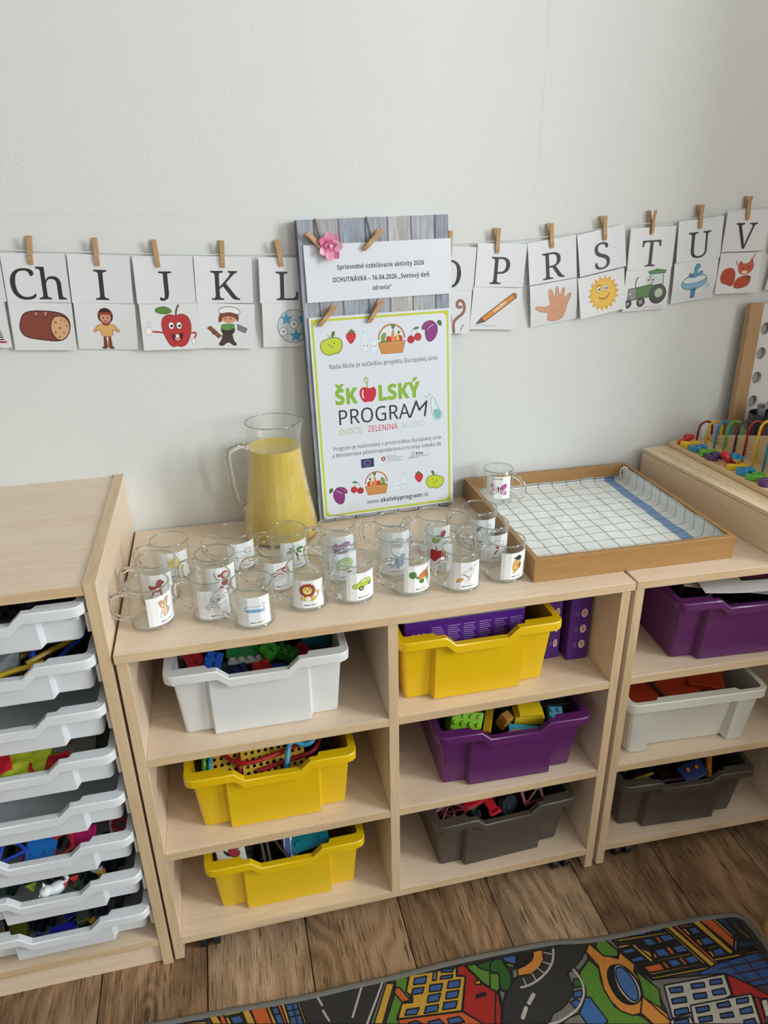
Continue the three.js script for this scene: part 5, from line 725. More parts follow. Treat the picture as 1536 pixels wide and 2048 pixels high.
// ---------- wooden tray with its cloth ----------
{
  const t = thing('wooden_tray', 'square bamboo tray standing across both shelf units', 'tray', [0.9265, TOP, 0.2165], R(-1)), W = 0.4055, D = 0.41, h = 0.047, k = 0.0105;
  mesh('base_board', bx(W - 2 * k, 0.006, D - 2 * k).translate(0, 0.004, 0), bambooMat, t);
  for (const s of [-1, 1]) { mesh('rail', bx(W, h, k).translate(0, h / 2, s * (D - k) / 2), bambooMat, t); mesh('rail', bx(k, h, D - 2 * k, { g: 'z' }).translate(s * (W - k) / 2, h / 2, 0), bambooMat, t); }
  const q = Q(cvs(1600, 1600, '#f8faf6')), S = 1600 / 0.44, x = q.x;          // cloth: 0.44 m square, u across, v from back to front
  for (let i = 0; i < 1600; i += 4) { q.B(i, 0, 1.2, 1600, 'rgba(190,200,196,0.25)'); q.B(0, i, 1600, 1.2, 'rgba(190,200,196,0.25)'); }
  q.B(0.357 * S, 0, 0.026 * S, 1600, '#6f8fc4'); for (let i = 0; i < 1600; i += 9) q.B(0.357 * S, i, 0.026 * S, 3.5, '#a9bfe0'); q.B(0.3555 * S, 0, 4, 1600, '#e9eeee').B(0.3845 * S, 0, 4, 1600, '#e9eeee');
  const line = (a, b, c, d) => { x.strokeStyle = '#47605f'; x.lineWidth = 5.2; x.beginPath(); x.moveTo(a, b); x.lineTo(c, d); x.stroke(); x.strokeStyle = '#2f4350'; x.lineWidth = 2; x.beginPath(); x.moveTo(a + 1, b + 1); x.lineTo(c + 1, d + 1); x.stroke(); };
  for (let i = 0; i < 13; i++) { if (i < 10) line((0.004 + i * 0.0362) * S, 0, (0.004 + i * 0.0362) * S, 1600); line(0, (0.012 + i * 0.0355) * S, 1600, (0.012 + i * 0.0355) * S); }
  x.strokeStyle = '#5d7876'; x.lineWidth = 4; x.strokeRect(8, 8, 1584, 1584);
  const nx = 110, nz = 110, v3 = (i, j, o) => {
    const u = i / nx, v = j / nz, s = u * 0.432 - 0.206, d = v * 0.395 - 0.203, xr = 0.186, zr = -0.1875;
    const wr = 0.0026 * noise.noise(s * 26, d * 22, 4) + 0.0012 * noise.noise(s * 60, d * 50, 9);
    let X = s, Z = d, Y = 0.0092 + Math.max(-0.0008, wr);
    if (s > xr) { const e = s - xr, b = Math.min(e, 0.006); X = xr + b * 0.7 - Math.max(0, e - 0.006) * 0.05 + 0.0008 * noise.noise(s * 40, d * 24, 2); Y += (e - b) + b * 0.5 + 0.0015 * noise.noise(2, d * 18, 6); }
    X = Math.max(X, -0.1905); if (s < -0.1885) Y += (-0.1885 - s) * 0.8;
    if (d < zr) { const e = zr - d, b = Math.min(e, 0.006); Z = zr - b * 0.9; Y += (e - b) * 0.95 + b * 0.4; }
    Z = Math.min(Z, 0.1925); if (d > 0.19) Y += (d - 0.19);
    return V(X, Y + o, Z);
  };
  const pos = [], uv = [], quad = (a, b, c, d, ua, ub, uc, ud) => { pos.push(...a.toArray(), ...b.toArray(), ...c.toArray(), ...a.toArray(), ...c.toArray(), ...d.toArray()); uv.push(...ua, ...ub, ...uc, ...ua, ...uc, ...ud); };
  for (let i = 0; i < nx; i++) for (let j = 0; j < nz; j++) { const U = (a, b) => [a / nx, 1 - b / nz]; quad(v3(i, j, 0), v3(i, j + 1, 0), v3(i + 1, j + 1, 0), v3(i + 1, j, 0), U(i, j), U(i, j + 1), U(i + 1, j + 1), U(i + 1, j)); quad(v3(i, j, -0.0008), v3(i + 1, j, -0.0008), v3(i + 1, j + 1, -0.0008), v3(i, j + 1, -0.0008), U(i, j), U(i + 1, j), U(i + 1, j + 1), U(i, j + 1)); }
  const g = new THREE.BufferGeometry(); g.setAttribute('position', new THREE.Float32BufferAttribute(pos, 3)); g.setAttribute('uv', new THREE.Float32BufferAttribute(uv, 2)); g.computeVertexNormals();
  const c = thing('checked_cloth', 'white tea towel with dark grid and blue stripe lining the tray', 'cloth', [0.9265, TOP, 0.2165], R(-1));
  mesh('cloth', toCreasedNormals(g, 1.2), std('#ffffff', 0.9, { map: tex(q) }), c);
  mesh('loop', wire([[0.19, 0.034, -0.168], [0.186, 0.047, -0.172], [0.178, 0.046, -0.176], [0.174, 0.03, -0.176], [0.176, 0.02, -0.174]], 0.0016, 8, 24), std('#dfe3df', 0.9), c);
}

// ---------- purple cartons ----------
{
  const side = (() => { const q = Q(cvs(256, 640, '#55248a')); [[150, 170], [150, 330], [150, 490]].forEach(([a, b], i) => { q.C(a + 30, b, 42, '#f1ddd6').S([a + 10, b - 20, a + 30, b - 34, a + 52, b - 16, a + 48, b + 20, a + 28, b + 26, a + 10, b + 14], '#d9a59a', '#7d5a54', 3).C(a + 22, b - 4, 4, '#5d3a3a').C(a + 40, b - 4, 4, '#5d3a3a'); for (let j = 0; j < 3; j++) q.B(a - 50 - j * 14, b - 30 + j * 8, 4, 60 - j * 12, '#a98ac4'); }); return tex(q); })();
  const front = (() => { const q = Q(cvs(1200, 640, '#5a2690')); q.B(0, 540, 1200, 6, '#6d3aa5'); for (let i = 0; i < 6; i++) { q.B(245 + i * 160, 40, 4, 600, '#7444ac'); for (let j = 0; j < 22; j++) q.B(262 + i * 160, 60 + j * 20, 90 + ((i * 37 + j * 53) % 40), 8, 'rgba(205,180,222,0.75)'); } [[60, 120], [110, 120], [160, 120], [80, 200], [130, 200], [180, 200]].forEach(([a, b], i) => q.C(a + 20, b, 20, i % 2 ? '#e8e0ee' : '#e3b9a0', '#3a1a5d', 3)); q.T('CE', 70, 140, 44, '#efe8f4', 'bold sans-serif'); return tex(q); })();
  const purple = std('#55248a', 0.35), face = (map) => std('#ffffff', 0.35, { map });
  const carton = (label, x, z, w, h, d, ry, map) => {
    const t = thing('carton', label, 'carton', [x, S1, z], ry);
    mesh('body', rbox(w, h, d, 0.0015).translate(0, h / 2, -d / 2), purple, t);
    mesh('printed_front', (() => { const g = new THREE.BoxGeometry(w - 0.003, h - 0.003, 0.0006); return plain(g.translate(0, h / 2, 0.0001)); })(), face(map), t); return t;
  };
  for (const [x, z, w, say] of [[0.8005, 0.3615, 0.03, 'slim purple carton right behind the yellow tray'], [0.847, 0.377, 0.043, 'wider purple carton standing by the right side panel']]) {
    const t = carton(say, x, z, w, 0.148, 0.24, R(-1), side);
    mesh('clear_window', rbox(0.002, 0.13, 0.2, 0.0008).translate(w / 2 + 0.0012, 0.074, -0.11), std('#c6c2c6', 0.15), t);
    mesh('handle', wire([[0, 0.147, -0.02], [0.002, 0.162, -0.022], [0.012, 0.166, -0.03], [0.014, 0.155, -0.045], [0.01, 0.147, -0.055]], 0.004, 8, 20), std('#dcdadc', 0.3), t);
  }
  const big = carton('large purple carton with text columns lying in the yellow tray', 0.601, 0.4, 0.232, 0.15, 0.24, R(-0.5), front); big.position.y = S1 + 0.006;
  mesh('lid_edge', rbox(0.232, 0.0012, 0.24, 0.0005).translate(0, 0.1508, -0.12), std('#b9b4bc', 0.4), big);
}

// ---------- right end: box, counting toy, perforated frame, cup ----------
{
  const t = thing('wooden_box', 'long plywood box with a thin lid beside the bamboo tray', 'box', [1.1715, TOP, 0.0175], R(4.2)), W = 0.188, L = 0.47, h = 0.0705;
  mesh('body', bx(W, h, L, { g: 'z' }).translate(W / 2, h / 2, L / 2), plyMat, t);
  mesh('lid', bx(W + 0.001, 0.0085, L + 0.001, { g: 'z' }).translate(W / 2, h + 0.0055, L / 2), plyMat, t);
  const q = Q(cvs(64, 2000, '#e6cfa9')); for (let i = 0; i < 46; i++) { q.B(34, 60 + i * 40, 6, 12 + (i * 13) % 18, '#5d4a30'); if (i < 12) q.B(48, 60 + i * 36, 5, 22, '#5d4a30'); if (i % 5 === 2) q.B(28, 60 + i * 40, 5, 14, '#9a8666'); }
  mesh('printed_line', (() => { const g = new THREE.BoxGeometry(0.018, 0.0003, 0.42); return plain(g.translate(0.022, h + 0.0099, 0.23)); })(), std('#ffffff', 0.55, { map: tex(q) }), t);
}
{
  const Y = TOP + 0.0803, t = thing('counting_toy', 'wooden counting toy with ten coloured wire arches on the plywood box', 'toy', [1.237, Y, 0.02], R(1.6)), cols = ['#8e1b24', '#e0b91c', '#2689b0', '#57ab3a', '#4a2448'], bright = ['#c8242e', '#ecc61e', '#1f8fc4', '#5fb03a', '#5d3470'];
  const pale = std('#f4e6cc', 0.5, { map: plyMap });
  mesh('base_board', bx(0.112, 0.012, 0.385, { g: 'z', r: 0.003 }).translate(0.056, 0.006, 0.1925), pale, t);
  const zk = (i) => 0.014 + i * 0.0314, top = (z) => 0.0185 + 0.3 * z;
  mesh('dot_board', extrude([[0.004, 0.012], [0.36, 0.012], [0.36, top(0.36)], [0.004, top(0.004)]].map(([a, b]) => [-a, b]).reverse(), 0.006, 0.0008).rotateY(PI / 2).translate(0.094, 0, 0), pale, t);
  const hole = std('#7d5f3c', 0.7);
  for (let i = 0; i < 10; i++) {
    const z = zk(i), H0 = top(z) + 0.034, m = std(cols[i % 5], 0.3);
    mesh('arch', sweep([V(0.066, 0.01, z), V(0.066, 0.02, z), V(0.0665, H0 - 0.024, z), V(0.068, H0 - 0.012, z), V(0.073, H0 - 0.004, z), V(0.081, H0, z), V(0.089, H0, z), V(0.098, H0 - 0.004, z), V(0.103, H0 - 0.012, z), V(0.1045, H0 - 0.024, z), V(0.105, 0.02, z), V(0.105, 0.01, z)].flatMap((p, k, a) => k < a.length - 1 ? [p, p.clone().lerp(a[k + 1], 0.5)] : [p]), round(0.0026, 10), { up: V(0, 0, 1) }), m, t);
    const ds = []; for (let k = 0; k <= i && k < 10; k++) ds.push(mv(cyl(0.0018, 0.0018, 0.0008, 10), 0.0937, top(z) - 0.0085 - k * 0.0079, z + 0.006, 0, 0, PI / 2)); mesh('dots', join(ds), hole, t);
  }
  const q = Q(cvs(256, 64, '#e4d0ac')); q.T('WOODY', 128, 50, 54, '#2b2018', 'bold sans-serif');
  mesh('maker_mark', (() => { const g = new THREE.PlaneGeometry(0.03, 0.0075); g.rotateX(-PI / 2).rotateY(-PI / 2); return plain(g); })(), std('#ffffff', 0.55, { map: tex(q) }), t, [0.016, 0.0122, 0.288]);
  const { FontLoader } = await import('three/addons/loaders/FontLoader.js'), { TextGeometry } = await import('three/addons/geometries/TextGeometry.js');
  const font = await new FontLoader().loadAsync('fonts/droid/droid_sans_bold.typeface.json');
  const say = ['red', 'yellow', 'blue', 'green', 'violet'];
  ['1', '2', '3', '4', '5', '6', '7', '8', '9', '0'].forEach((d, i) => {
    const g = plain(new TextGeometry(d, { font, size: 0.036, depth: 0.0095, bevelEnabled: true, bevelThickness: 0.0008, bevelSize: 0.0012, bevelSegments: 2, curveSegments: 8 })); g.computeBoundingBox(); const b = g.boundingBox; g.translate(-(b.min.x + b.max.x) / 2, -(b.min.y + b.max.y) / 2, 0).rotateX(-PI / 2).rotateY(-PI / 2);
    const z = [0.045, 0.068, 0.098, 0.129, 0.157, 0.193, 0.223, 0.252, 0.284, 0.318][i], tilt = i === 0 ? 0.42 : i === 5 ? -0.85 : 0;
    const m = mesh('wooden_number', g, tm(bright[i % 5], 0.45), scene, [1.262 + (i > 5 ? 0.006 : 0), Y + (i === 0 ? 0.0185 : i === 5 ? 0.024 : 0.0135), z], [0, R(1.6), tilt]);
    tag(m, say[i % 5] + ' wooden number ' + ['one', 'two', 'three', 'four', 'five', 'six', 'seven', 'eight', 'nine', 'zero'][i] + (i === 0 ? ' lying tilted at the wall end of the toy' : i === 5 ? ' propped up in the middle of the toy' : ' lying on the counting toy'), 'number', 'wooden numbers on the counting toy');
  });
  single('wooden_plus', 'blue wooden plus sign resting on the tilted red number', 'plus sign', join(rbox(0.03, 0.008, 0.01, 0.001), rbox(0.01, 0.008, 0.03, 0.001)), tm('#1f8fc4', 0.45), [1.276, Y + 0.035, 0.206], [0.15, 0.5, -0.25]);
}
{
  const t = thing('perforated_screen', 'white perforated panel in a plywood frame leaning at the wall', 'screen', [1.384, TOP, 0.036], 0), h = 0.405, sw = 0.034, W = 0.36;
  t.rotation.set(R(-1.5), 0, 0);
  mesh('stile', bx(sw, h, 0.016, { g: 'y' }).translate(sw / 2, h / 2, 0), plyDark, t); mesh('stile', bx(sw, h, 0.016, { g: 'y' }).translate(W - sw / 2, h / 2, 0), plyDark, t);
  const holes = []; for (let i = 0; i < 6; i++) for (let j = 0; j < 7; j++) { const cx = 0.0515 + i * 0.049, cy = 0.0065 + j * 0.0565 - (i % 2 ? 0.0145 : 0) + 0.0022; if (cy - 0.014 < 0.004 || cy > h - 0.02 || cx > W - sw - 0.016) continue; holes.push(Array.from({ length: 20 }, (_, k) => [cx + 0.0128 * Math.cos(k * PI / 10), cy - 0.0142 * Math.sin(k * PI / 10)])); }
  mesh('panel', extrude([[sw, 0], [W - sw, 0], [W - sw, h - 0.002], [sw, h - 0.002]], 0.008, 0.0005, holes).translate(0, 0, -0.004), std('#e3e3e1', 0.4), t);
  mesh('hole_shade_sheet', rbox(W - 2 * sw, h - 0.003, 0.002, 0.0005).translate(W / 2, h / 2, -0.0068), std('#a9a8a4', 0.7), t);  // grey sheet standing in for the shaded wall seen through the holes
  const c = thing('pen_cup', 'dark smoky cup at the right edge in front of the frame', 'cup', [1.424, TOP, 0.1]);
  mesh('cup', lathe([[0.00001, 0], [0.026, 0], [0.0275, 0.002], [0.037, 0.168], [0.0362, 0.169], [0.0352, 0.168], [0.0258, 0.004], [0.00001, 0.003]], 40), phys('#3a353c', 0.15, { transmission: 0.25, clearcoat: 0.6 }), c);
  for (const [i, [x, z, say]] of [[-0.022, 0.008, 'grey capped marker at the left of the smoky cup'], [-0.004, 0.02, 'grey capped marker at the front of the smoky cup'], [0.012, 0.004, 'grey capped marker in the middle of the smoky cup'], [-0.008, -0.014, 'grey capped marker at the back of the smoky cup'], [0.024, -0.012, 'grey capped marker at the right of the smoky cup']].entries()) { const m = thing('marker', say, 'marker', [1.424 + x * 0.9, TOP + 0.005, 0.1 + z * 0.9], i, 'markers in the smoky cup'); mesh('barrel', cyl(0.0065, 0.0065, 0.14, 16).translate(0, 0.07, 0), std('#77777c', 0.4), m); mesh('cap', cyl(0.0078, 0.0078, 0.04, 16).translate(0, 0.157 + (i % 2) * 0.006, 0), std('#8c8c92', 0.25, { metalness: 0.5 }), m); }
}

// ---------- beyond the right edge: the small chair whose edge shows, and two unseen units placed to shade this corner ----------
{
  const t = thing('child_chair', 'small pale wooden chair at the right edge, only its seat corner and a foot showing', 'chair', [1.29, 0, 0.83], R(-8)), beech = std('#ddc298', 0.45, { map: plyMap });
  mesh('seat', rbox(0.31, 0.016, 0.31, 0.007, 4).translate(0, 0.292, 0), beech, t);
  for (const sx of [-1, 1]) for (const sz of [-1, 1]) mesh('leg', sweep([V(sx * 0.112, 0.286, sz * 0.115), V(sx * 0.137, 0, sz * 0.132)], round(0.014, 12), { up: V(0, 0, 1) }), beech, t);
  for (const s of [-1, 1]) mesh('back_post', sweep([V(0.135, 0.297, s * 0.11), V(0.165, 0.56, s * 0.11)], round(0.011, 10), { up: V(0, 0, 1) }), beech, t);
  mesh('backrest', rbox(0.016, 0.1, 0.3, 0.007, 3).rotateZ(-0.11).translate(0.163, 0.54, 0), beech, t);
  const unseen_cupboard = (label, p, w, h, d, say) => {  // unseen storage units that darken the right end
    const c = thing('unseen_cupboard', label, 'unseen_cupboard', p);
    mesh('carcass', bx(w, h, d, { g: 'y' }).translate(0, h / 2, 0), mapleMat, c);
    for (const s of [-1, 1]) { const k = mesh('door', bx(say ? w / 2 - 0.004 : 0.018, h - 0.08, say ? 0.018 : d / 2 - 0.004, { g: 'y' }).translate(say ? s * w / 4 : -w / 2 - 0.0095, h / 2, say ? d / 2 + 0.0095 : s * d / 4), mapleMat, c); mesh('handle', rbox(0.014, 0.12, 0.02, 0.004).translate(say ? s * 0.05 : -w / 2 - 0.028, h * 0.55, say ? d / 2 + 0.028 : s * 0.05), metalMat, k); }
  };
  unseen_cupboard('tall maple unit out of view at the right, placed to shade the end of the wall', [2.17, 0, 0.39], 0.7, 2.1, 0.74, true);
  unseen_cupboard('low maple unit out of view at the right, placed to shade the right-hand shelves', [1.95, 0, 0.99], 0.56, 0.95, 0.36, true);
}

// ---------- rug with a printed town ----------
{
  const S = 1.5, q = Q(cvs(1950, 975, '#37342f')), x = q.x, sc = (p) => p.map((v) => v * S), INK = '#191512';
  const P = (c, p) => q.P(sc(p), c, INK, 4), Sm = (c, p) => q.S(sc(p), c, INK, 4), L = (c, p) => q.P(sc(p), null, c, 4, true), l = (c, p) => q.P(sc(p), null, c, 3.5, true), w = (c, p) => q.S(sc(p), null, c, 6, true), W = (c, p) => q.P(sc(p), null, c, 11, true);
  q.B(0, 260, 1950, 720, '#4a4742'); for (let i = 0; i < 12; i++) { q.B(60 + i * 160, 420, 120, 260, ['#d9a93a', '#d9662e', '#41659f', '#b3271f'][i % 4], INK, 5); for (let j = 0; j < 6; j++) q.B(80 + i * 160 + (j % 2) * 45, 450 + (j >> 1) * 70, 32, 40, '#41659f', INK, 4); }
    P('#41659f',[89,32,104,29,120,33,120,40]);
    P('#d9662e',[120,27,128,29,129,39,120,38]);
    P('#41659f',[131,30,155,33,159,43,131,38]);
    P('#d9a93a',[124,38,159,44,160,50,124,41]);
    P('#d9a93a',[162,34,176,35,188,57,170,52]);
    P('#d9662e',[180,35,187,35,197,59,186,56]);
    P('#d9a93a',[188,39,221,41,222,45,192,44]);
    P('#d9a93a',[192,45,198,45,205,61,197,59]);
    P('#41659f',[200,48,219,48,227,63,207,61]);
    P('#d9a93a',[221,36,235,38,247,71,231,67]);
    P('#d9662e',[237,38,265,39,276,78,247,71]);
    P('#d9a93a',[266,39,271,40,284,80,276,78]);
    P('#41659f',[273,37,284,37,297,83,285,80]);
    P('#d9662e',[285,39,291,39,302,84,297,83]);
    P('#d9a93a',[292,39,299,40,308,86,302,84]);
    P('#41659f',[301,40,322,41,331,92,308,86]);
    L('#1c1815',[312,40,320,89]);
    L('#1c1815',[303,50,325,50]);
    L('#1c1815',[306,62,328,62]);
    L('#1c1815',[307,73,330,74]);
    L('#1c1815',[279,50,288,50]);
    L('#1c1815',[282,63,292,62]);
    P('#35322e',[325,41,387,33,426,37,492,49,441,118,333,92]);
    P('#d9a93a',[322,41,326,41,336,92,332,92]);
    w('#c9c3b6',[448,46,419,100]);
    w('#c9c3b6',[360,45,368,66]);
    w('#c9c3b6',[368,76,376,96]);
    w('#c9c3b6',[488,49,442,118]);
    P('#7d7972',[490,51,496,52,454,121,447,120]);
    P('#5f8f2e',[509,49,536,53,525,79,532,91,512,98,496,122,500,133,474,126,500,83,510,60]);
    P('#d9a93a',[493,55,507,59,469,125,454,121]);
    P('#d9a93a',[539,51,631,58,626,74,642,78,615,137,498,123,512,98,532,101,534,91,525,80]);
    P('#d9662e',[508,67,515,69,529,96,513,96,503,76]);
    P('#7d7972',[586,55,593,55,586,72,579,71]);
    P('#41659f',[547,59,571,60,564,73,542,70]);
    P('#41659f',[539,77,560,79,554,89,533,87]);
    P('#41659f',[572,78,596,81,589,93,567,90]);
    P('#41659f',[608,80,631,82,625,95,602,92]);
    P('#41659f',[564,96,587,97,579,110,558,108]);
    P('#41659f',[599,98,622,100,615,112,593,110]);
    P('#41659f',[518,111,541,113,533,123,512,120]);
    P('#41659f',[554,114,577,116,572,127,547,125]);
    P('#41659f',[588,115,613,118,606,129,582,127]);
    P('#41659f',[602,55,626,58,621,64,600,60]);
    P('#41659f',[597,67,620,69,617,75,594,72]);
    P('#d9662e',[498,124,615,138,647,169,498,132]);
    P('#41659f',[515,134,530,134,540,142,514,136]);
    P('#41659f',[550,141,571,141,578,152,551,145]);
    P('#41659f',[585,144,608,145,614,156,587,154]);
    P('#5f8f2e',[650,59,668,60,708,90,694,121,688,119,668,94,661,80]);
    P('#b3271f',[633,56,647,57,660,82,666,96,688,119,667,173,647,169,617,137,643,78,628,72]);
    P('#b3271f',[687,121,691,122,687,150,676,176,666,173]);
    P('#d9a93a',[657,92,667,91,666,100,655,97]);
    P('#1c1815',[651,116,669,116,668,121,649,121]);
    P('#35322e',[829,68,851,63,892,63,906,69,885,89,874,99,851,112,833,118,833,132,833,145,824,158,808,170,792,177,774,181,760,196,677,176,694,142,718,115,740,102,805,67]);
    P('#7d7972',[695,117,706,124,691,145]);
    P('#5f8f2e',[690,83,707,89,697,115,691,120,680,111]);
    Sm('#2f6326',[668,61,695,61,706,57,725,62,724,81,715,87,689,79,675,71]);
    Sm('#2f6326',[699,60,723,60,723,75,730,95,717,120,706,124,698,112,708,86,690,83]);
    P('#7d7972',[733,88,744,86,741,102,728,105]);
    P('#41659f',[725,60,752,62,745,80,733,73,725,66]);
    P('#5f8f2e',[725,71,743,79,737,84,728,80]);
    P('#1c1815',[753,61,786,64,778,79,760,86,743,84]);
    P('#e0903a',[787,63,807,64,801,83,788,95,767,104,740,102,744,88,760,86,778,79,785,70]);
    w('#c9c3b6',[828,68,823,82,810,98,792,110,771,119,748,124,737,123]);
    l('#c9c3b6',[807,70,823,78]);
    l('#c9c3b6',[798,87,810,96]);
    l('#c9c3b6',[782,96,791,109]);
    l('#c9c3b6',[768,104,770,119]);
    l('#c9c3b6',[748,108,748,122]);
    W('#c9c3b6',[754,141,740,153]);
    W('#c9c3b6',[731,160,719,174]);
    P('#5f8f2e',[886,104,896,125,888,150,886,170,890,196,901,210,926,221,937,235,935,239,862,221,847,168,853,154,855,126,860,121]);
    P('#7d7972',[884,88,889,96,883,105,858,120,851,112,874,99]);
    P('#7d7972',[822,192,826,212,780,201,800,194]);
    P('#7d7972',[835,118,846,115,852,127,854,146,845,167,832,180,810,190,787,197,761,195,774,181,792,177,808,170,824,158,833,145,833,132]);
    P('#2f6326',[839,132,854,134,850,149,834,147]);
    P('#41659f',[829,154,845,154,841,166,823,164]);
    P('#41659f',[814,170,828,167,834,176,818,182]);
    w('#c9c3b6',[848,115,854,132,851,153,841,170,821,185,799,192,778,197,761,196]);
    P('#3f6fae',[846,168,854,170,865,216,856,220,826,212,822,191]);
    P('#5f8f2e',[921,70,935,72,950,103,943,112,915,104,911,85]);
    P('#7d7972',[936,71,948,73,955,101,950,102]);
    P('#e0903a',[902,74,917,104,929,108,942,116,951,104,967,134,958,147,962,164,953,194,960,199,975,230,983,250,947,242,928,218,913,218,896,205,888,186,886,162,895,131,898,120,888,88]);
    Sm('#1c1815',[916,126,937,125,951,139,957,163,952,186,939,200,919,201,904,190,900,167,903,144]);
    Sm('#c9c3b6',[925,127,939,125,949,142,956,165,950,189,936,201,921,198,913,178,913,156]);
    Sm('#4a72ac',[927,131,940,131,948,148,949,171,942,193,929,198,920,182,917,155]);
    P('#7d7972',[967,140,983,169,1008,172,1121,190,1114,228,1171,249,1139,289,973,248,983,185]);
    P('#5f8f2e',[962,145,986,187,971,220,950,193,958,169]);
    P('#e0903a',[949,191,975,245,968,247,942,241,930,217]);
    P('#1c1815',[966,73,1064,77,1129,80,1212,87,1221,109,1214,159,1120,168,984,168,968,135,954,95]);
    P('#d9662e',[966,74,998,75,997,81,963,79]);
    P('#d9662e',[1026,73,1035,74,1035,82,1026,82]);
    P('#d9662e',[1035,93,1043,94,1045,107,1038,107]);
    P('#d9662e',[1044,117,1053,118,1055,134,1047,134]);
    P('#d9662e',[1013,122,1019,123,1018,133,1011,133]);
    P('#d9662e',[1055,141,1063,142,1066,158,1059,158]);
    P('#d9662e',[981,142,1015,143,1018,157,986,155]);
    P('#d9662e',[1019,141,1026,143,1030,157,1023,157]);
    P('#41659f',[1000,75,1023,76,1022,84,1002,82]);
    P('#41659f',[1038,76,1060,77,1061,85,1040,83]);
    P('#41659f',[958,102,981,103,984,112,958,110]);
    P('#41659f',[965,122,989,122,994,131,967,130]);
    P('#41659f',[1009,92,1025,93,1033,108,1013,107]);
    P('#41659f',[1045,93,1066,94,1075,108,1049,107]);
    P('#41659f',[1019,117,1040,118,1045,135,1021,132]);
    P('#41659f',[1058,120,1080,120,1083,135,1060,133]);
    P('#41659f',[1031,142,1050,143,1056,156,1035,156]);
    P('#41659f',[1066,145,1089,144,1095,158,1071,158]);
    P('#d9a93a',[962,80,1063,89,1063,93,959,85]);
    P('#d9a93a',[958,87,988,91,987,94,956,90]);
    P('#d9a93a',[955,92,977,94,977,99,952,98]);
    P('#d9a93a',[961,115,988,117,987,119,961,118]);
    P('#d9a93a',[981,95,989,97,1007,136,1000,139]);
    P('#d9a93a',[991,104,1010,119,1007,133]);
    P('#d9a93a',[1015,110,1076,113,1076,116,1016,112]);
    P('#d9a93a',[1012,136,1084,139,1083,143,1012,139]);
    P('#d9a93a',[972,136,1007,137,1006,140,972,139]);
    P('#d9a93a',[987,156,1100,163,1100,166,986,160]);
    P('#d9a93a',[986,164,1117,172,1115,177,985,168]);
    P('#d9a93a',[1063,76,1067,76,1101,165,1096,165]);
    P('#d9a93a',[1069,76,1080,77,1119,172,1107,175]);
    P('#d9662e',[1085,78,1092,79,1124,169,1118,171]);
    P('#d9662e',[1143,80,1171,81,1187,133,1173,151]);
    P('#41659f',[1111,93,1127,93,1131,107,1113,107]);
    P('#41659f',[1119,118,1137,117,1145,133,1121,133]);
    P('#41659f',[1130,144,1149,143,1152,159,1128,157]);
    P('#41659f',[1102,77,1124,78,1126,85,1103,81]);
    P('#d9a93a',[1096,84,1124,87,1125,91,1097,88]);
    P('#d9a93a',[1108,111,1134,112,1134,115,1108,114]);
    P('#d9a93a',[1116,137,1144,137,1145,141,1116,140]);
    P('#d9a93a',[1098,90,1106,91,1109,107,1103,106]);
    P('#d9a93a',[1110,118,1117,117,1120,131,1114,131]);
    P('#d9a93a',[1119,144,1126,144,1128,157,1122,158]);
    P('#d9a93a',[1126,80,1142,81,1168,158,1158,160]);
    P('#d9a93a',[1169,82,1175,82,1190,130,1185,133]);
    P('#2a3d5e',[1176,82,1195,82,1200,128,1192,129]);
    P('#2a3d5e',[1204,85,1216,86,1217,112,1210,118]);
    P('#2a3d5e',[1190,142,1222,146,1217,157,1183,153]);
    P('#8d3a2a',[1194,85,1198,85,1216,142,1211,142]);
    P('#d9a93a',[1198,86,1201,86,1219,139,1215,141]);
    P('#d9a93a',[1121,160,1178,163,1175,168,1120,165]);
    P('#d9a93a',[1187,130,1198,133,1196,136,1186,133]);
    P('#d9a93a',[1182,158,1216,162,1215,164,1180,161]);
    P('#c9c3b6',[1185,137,1190,138,1175,157,1171,156]);
    P('#d9662e',[1181,164,1217,166,1216,170,1181,167]);
    P('#375a94',[1127,170,1180,169,1216,170,1220,189,1194,227,1162,225,1126,191,1074,182,1077,177]);
    L('#4a1f22',[1179,170,1186,221]);
    L('#4a1f22',[1141,169,1160,224]);
    L('#4a1f22',[1210,170,1215,195]);
    L('#4a1f22',[1120,180,1223,185]);
    L('#4a1f22',[1138,196,1211,200]);
    L('#4a1f22',[1155,215,1198,216]);
    P('#b3271f',[1125,193,1138,202,1161,226,1178,247,1174,252,1112,231]);
    P('#b3271f',[1148,240,1155,247,1137,288,1130,286]);
    P('#c9c3b6',[999,183,1122,191,1110,229,1050,237,980,240]);
    P('#c9c3b6',[975,241,1013,244,1012,257,971,248]);
    P('#3d5f9a',[1005,190,1031,193,1026,202,1003,199]);
    P('#3d5f9a',[1049,193,1075,196,1071,204,1046,201]);
    P('#3d5f9a',[1088,195,1111,197,1107,206,1083,203]);
    P('#3d5f9a',[998,209,1026,211,1022,220,995,217]);
    P('#3d5f9a',[1042,210,1067,213,1063,222,1039,219]);
    P('#3d5f9a',[1080,213,1105,214,1102,224,1077,221]);
    P('#3d5f9a',[992,227,1018,229,1015,238,987,236]);
    P('#3d5f9a',[981,244,1008,246,1003,255,978,249]);
    P('#c9c3b6',[1025,227,1147,235,1128,286,1012,257]);
    P('#3d5f9a',[1032,233,1057,235,1053,243,1029,242]);
    P('#3d5f9a',[1073,236,1098,237,1095,246,1071,243]);
    P('#3d5f9a',[1114,237,1137,239,1132,247,1109,245]);
    P('#3d5f9a',[1026,249,1052,252,1047,260,1024,257]);
    P('#3d5f9a',[1068,253,1092,255,1089,263,1065,260]);
    P('#3d5f9a',[1108,254,1132,255,1127,265,1104,262]);
    P('#3d5f9a',[1102,273,1123,274,1120,284,1098,279]);
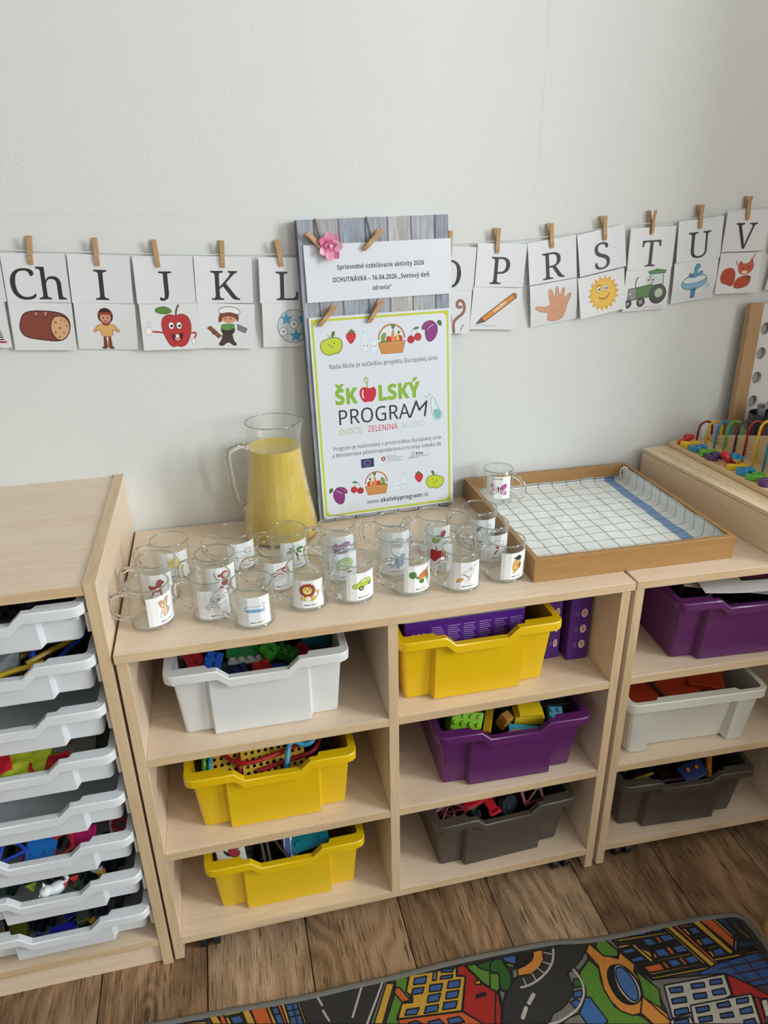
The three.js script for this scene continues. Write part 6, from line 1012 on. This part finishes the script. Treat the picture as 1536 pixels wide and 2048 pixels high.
    P('#c9c3b6',[1156,249,1170,250,1151,280,1144,276]);  const im = x.getImageData(0, 0, 1950, 975), d = im.data;      // tufted pile: specks in the yarn
  for (let i = 0; i < d.length; i += 4) { const k = 0.76 + rnd() * 0.24; d[i] *= k; d[i + 1] *= k; d[i + 2] *= k; }
  x.putImageData(im, 0, 0);
  const pile = tex(pixels(256, 256, () => { const g = rnd(60, 200); return [g, g, g]; }), { srgb: false, wrap: true, rep: [9, 4.5] });
  const edge = [[-0.16, 0.563], [-0.025, 0.567], [0.11, 0.575], [0.23, 0.583], [0.33, 0.584], [0.424, 0.586], [0.526, 0.585], [0.63, 0.588], [0.733, 0.594], [0.78, 0.603], [0.814, 0.608], [0.877, 0.612], [0.97, 0.614], [1.057, 0.6185], [1.12, 0.626], [1.137, 0.637], [1.141, 0.66], [1.142, 0.7155], [1.132, 0.79], [1.1, 0.9], [1.09, 1.3], [1.08, 1.52], [0.4, 1.5], [-0.17, 1.49], [-0.19, 1.3], [-0.185, 0.9], [-0.18, 0.6]];
  const c = new THREE.CatmullRomCurve3(edge.map(([a, b]) => V(a > 1.05 ? a - 0.004 : a, 0.0062, b < 0.65 ? b + 0.0115 : b)), true, 'catmullrom', 0.35), ring = c.getPoints(240);
  const t = thing('play_rug', 'play rug printed with colourful town streets, grey overlocked edge', 'rug');
  const g = new THREE.ExtrudeGeometry(new THREE.Shape(ring.slice(0, -1).map((p) => new THREE.Vector2(p.x, -p.z))), { depth: 0.007, bevelEnabled: false, curveSegments: 4 }); g.rotateX(-PI / 2).translate(0, 0.0012, 0);
  const p = g.attributes.position, uv = g.attributes.uv; for (let i = 0; i < p.count; i++) uv.setXY(i, (p.getX(i) + 0.1) / 1.3, 1 - (p.getZ(i) - 0.55) / 0.65);
  const map = tex(q); map.wrapS = map.wrapT = THREE.MirroredRepeatWrapping;
  mesh('pile', plain(g), phys('#ffffff', 1, { map, bumpMap: pile, bumpScale: 0.0016, sheen: 0.3, sheenRoughness: 0.8 }), t);
  mesh('edging', sweep(ring.slice(0, -1), round(0.0062, 10, 0.85), { closed: true }), std('#6f6d66', 0.95, { bumpMap: pile, bumpScale: 0.001 }), t);
}
renderer.render(scene, camera);
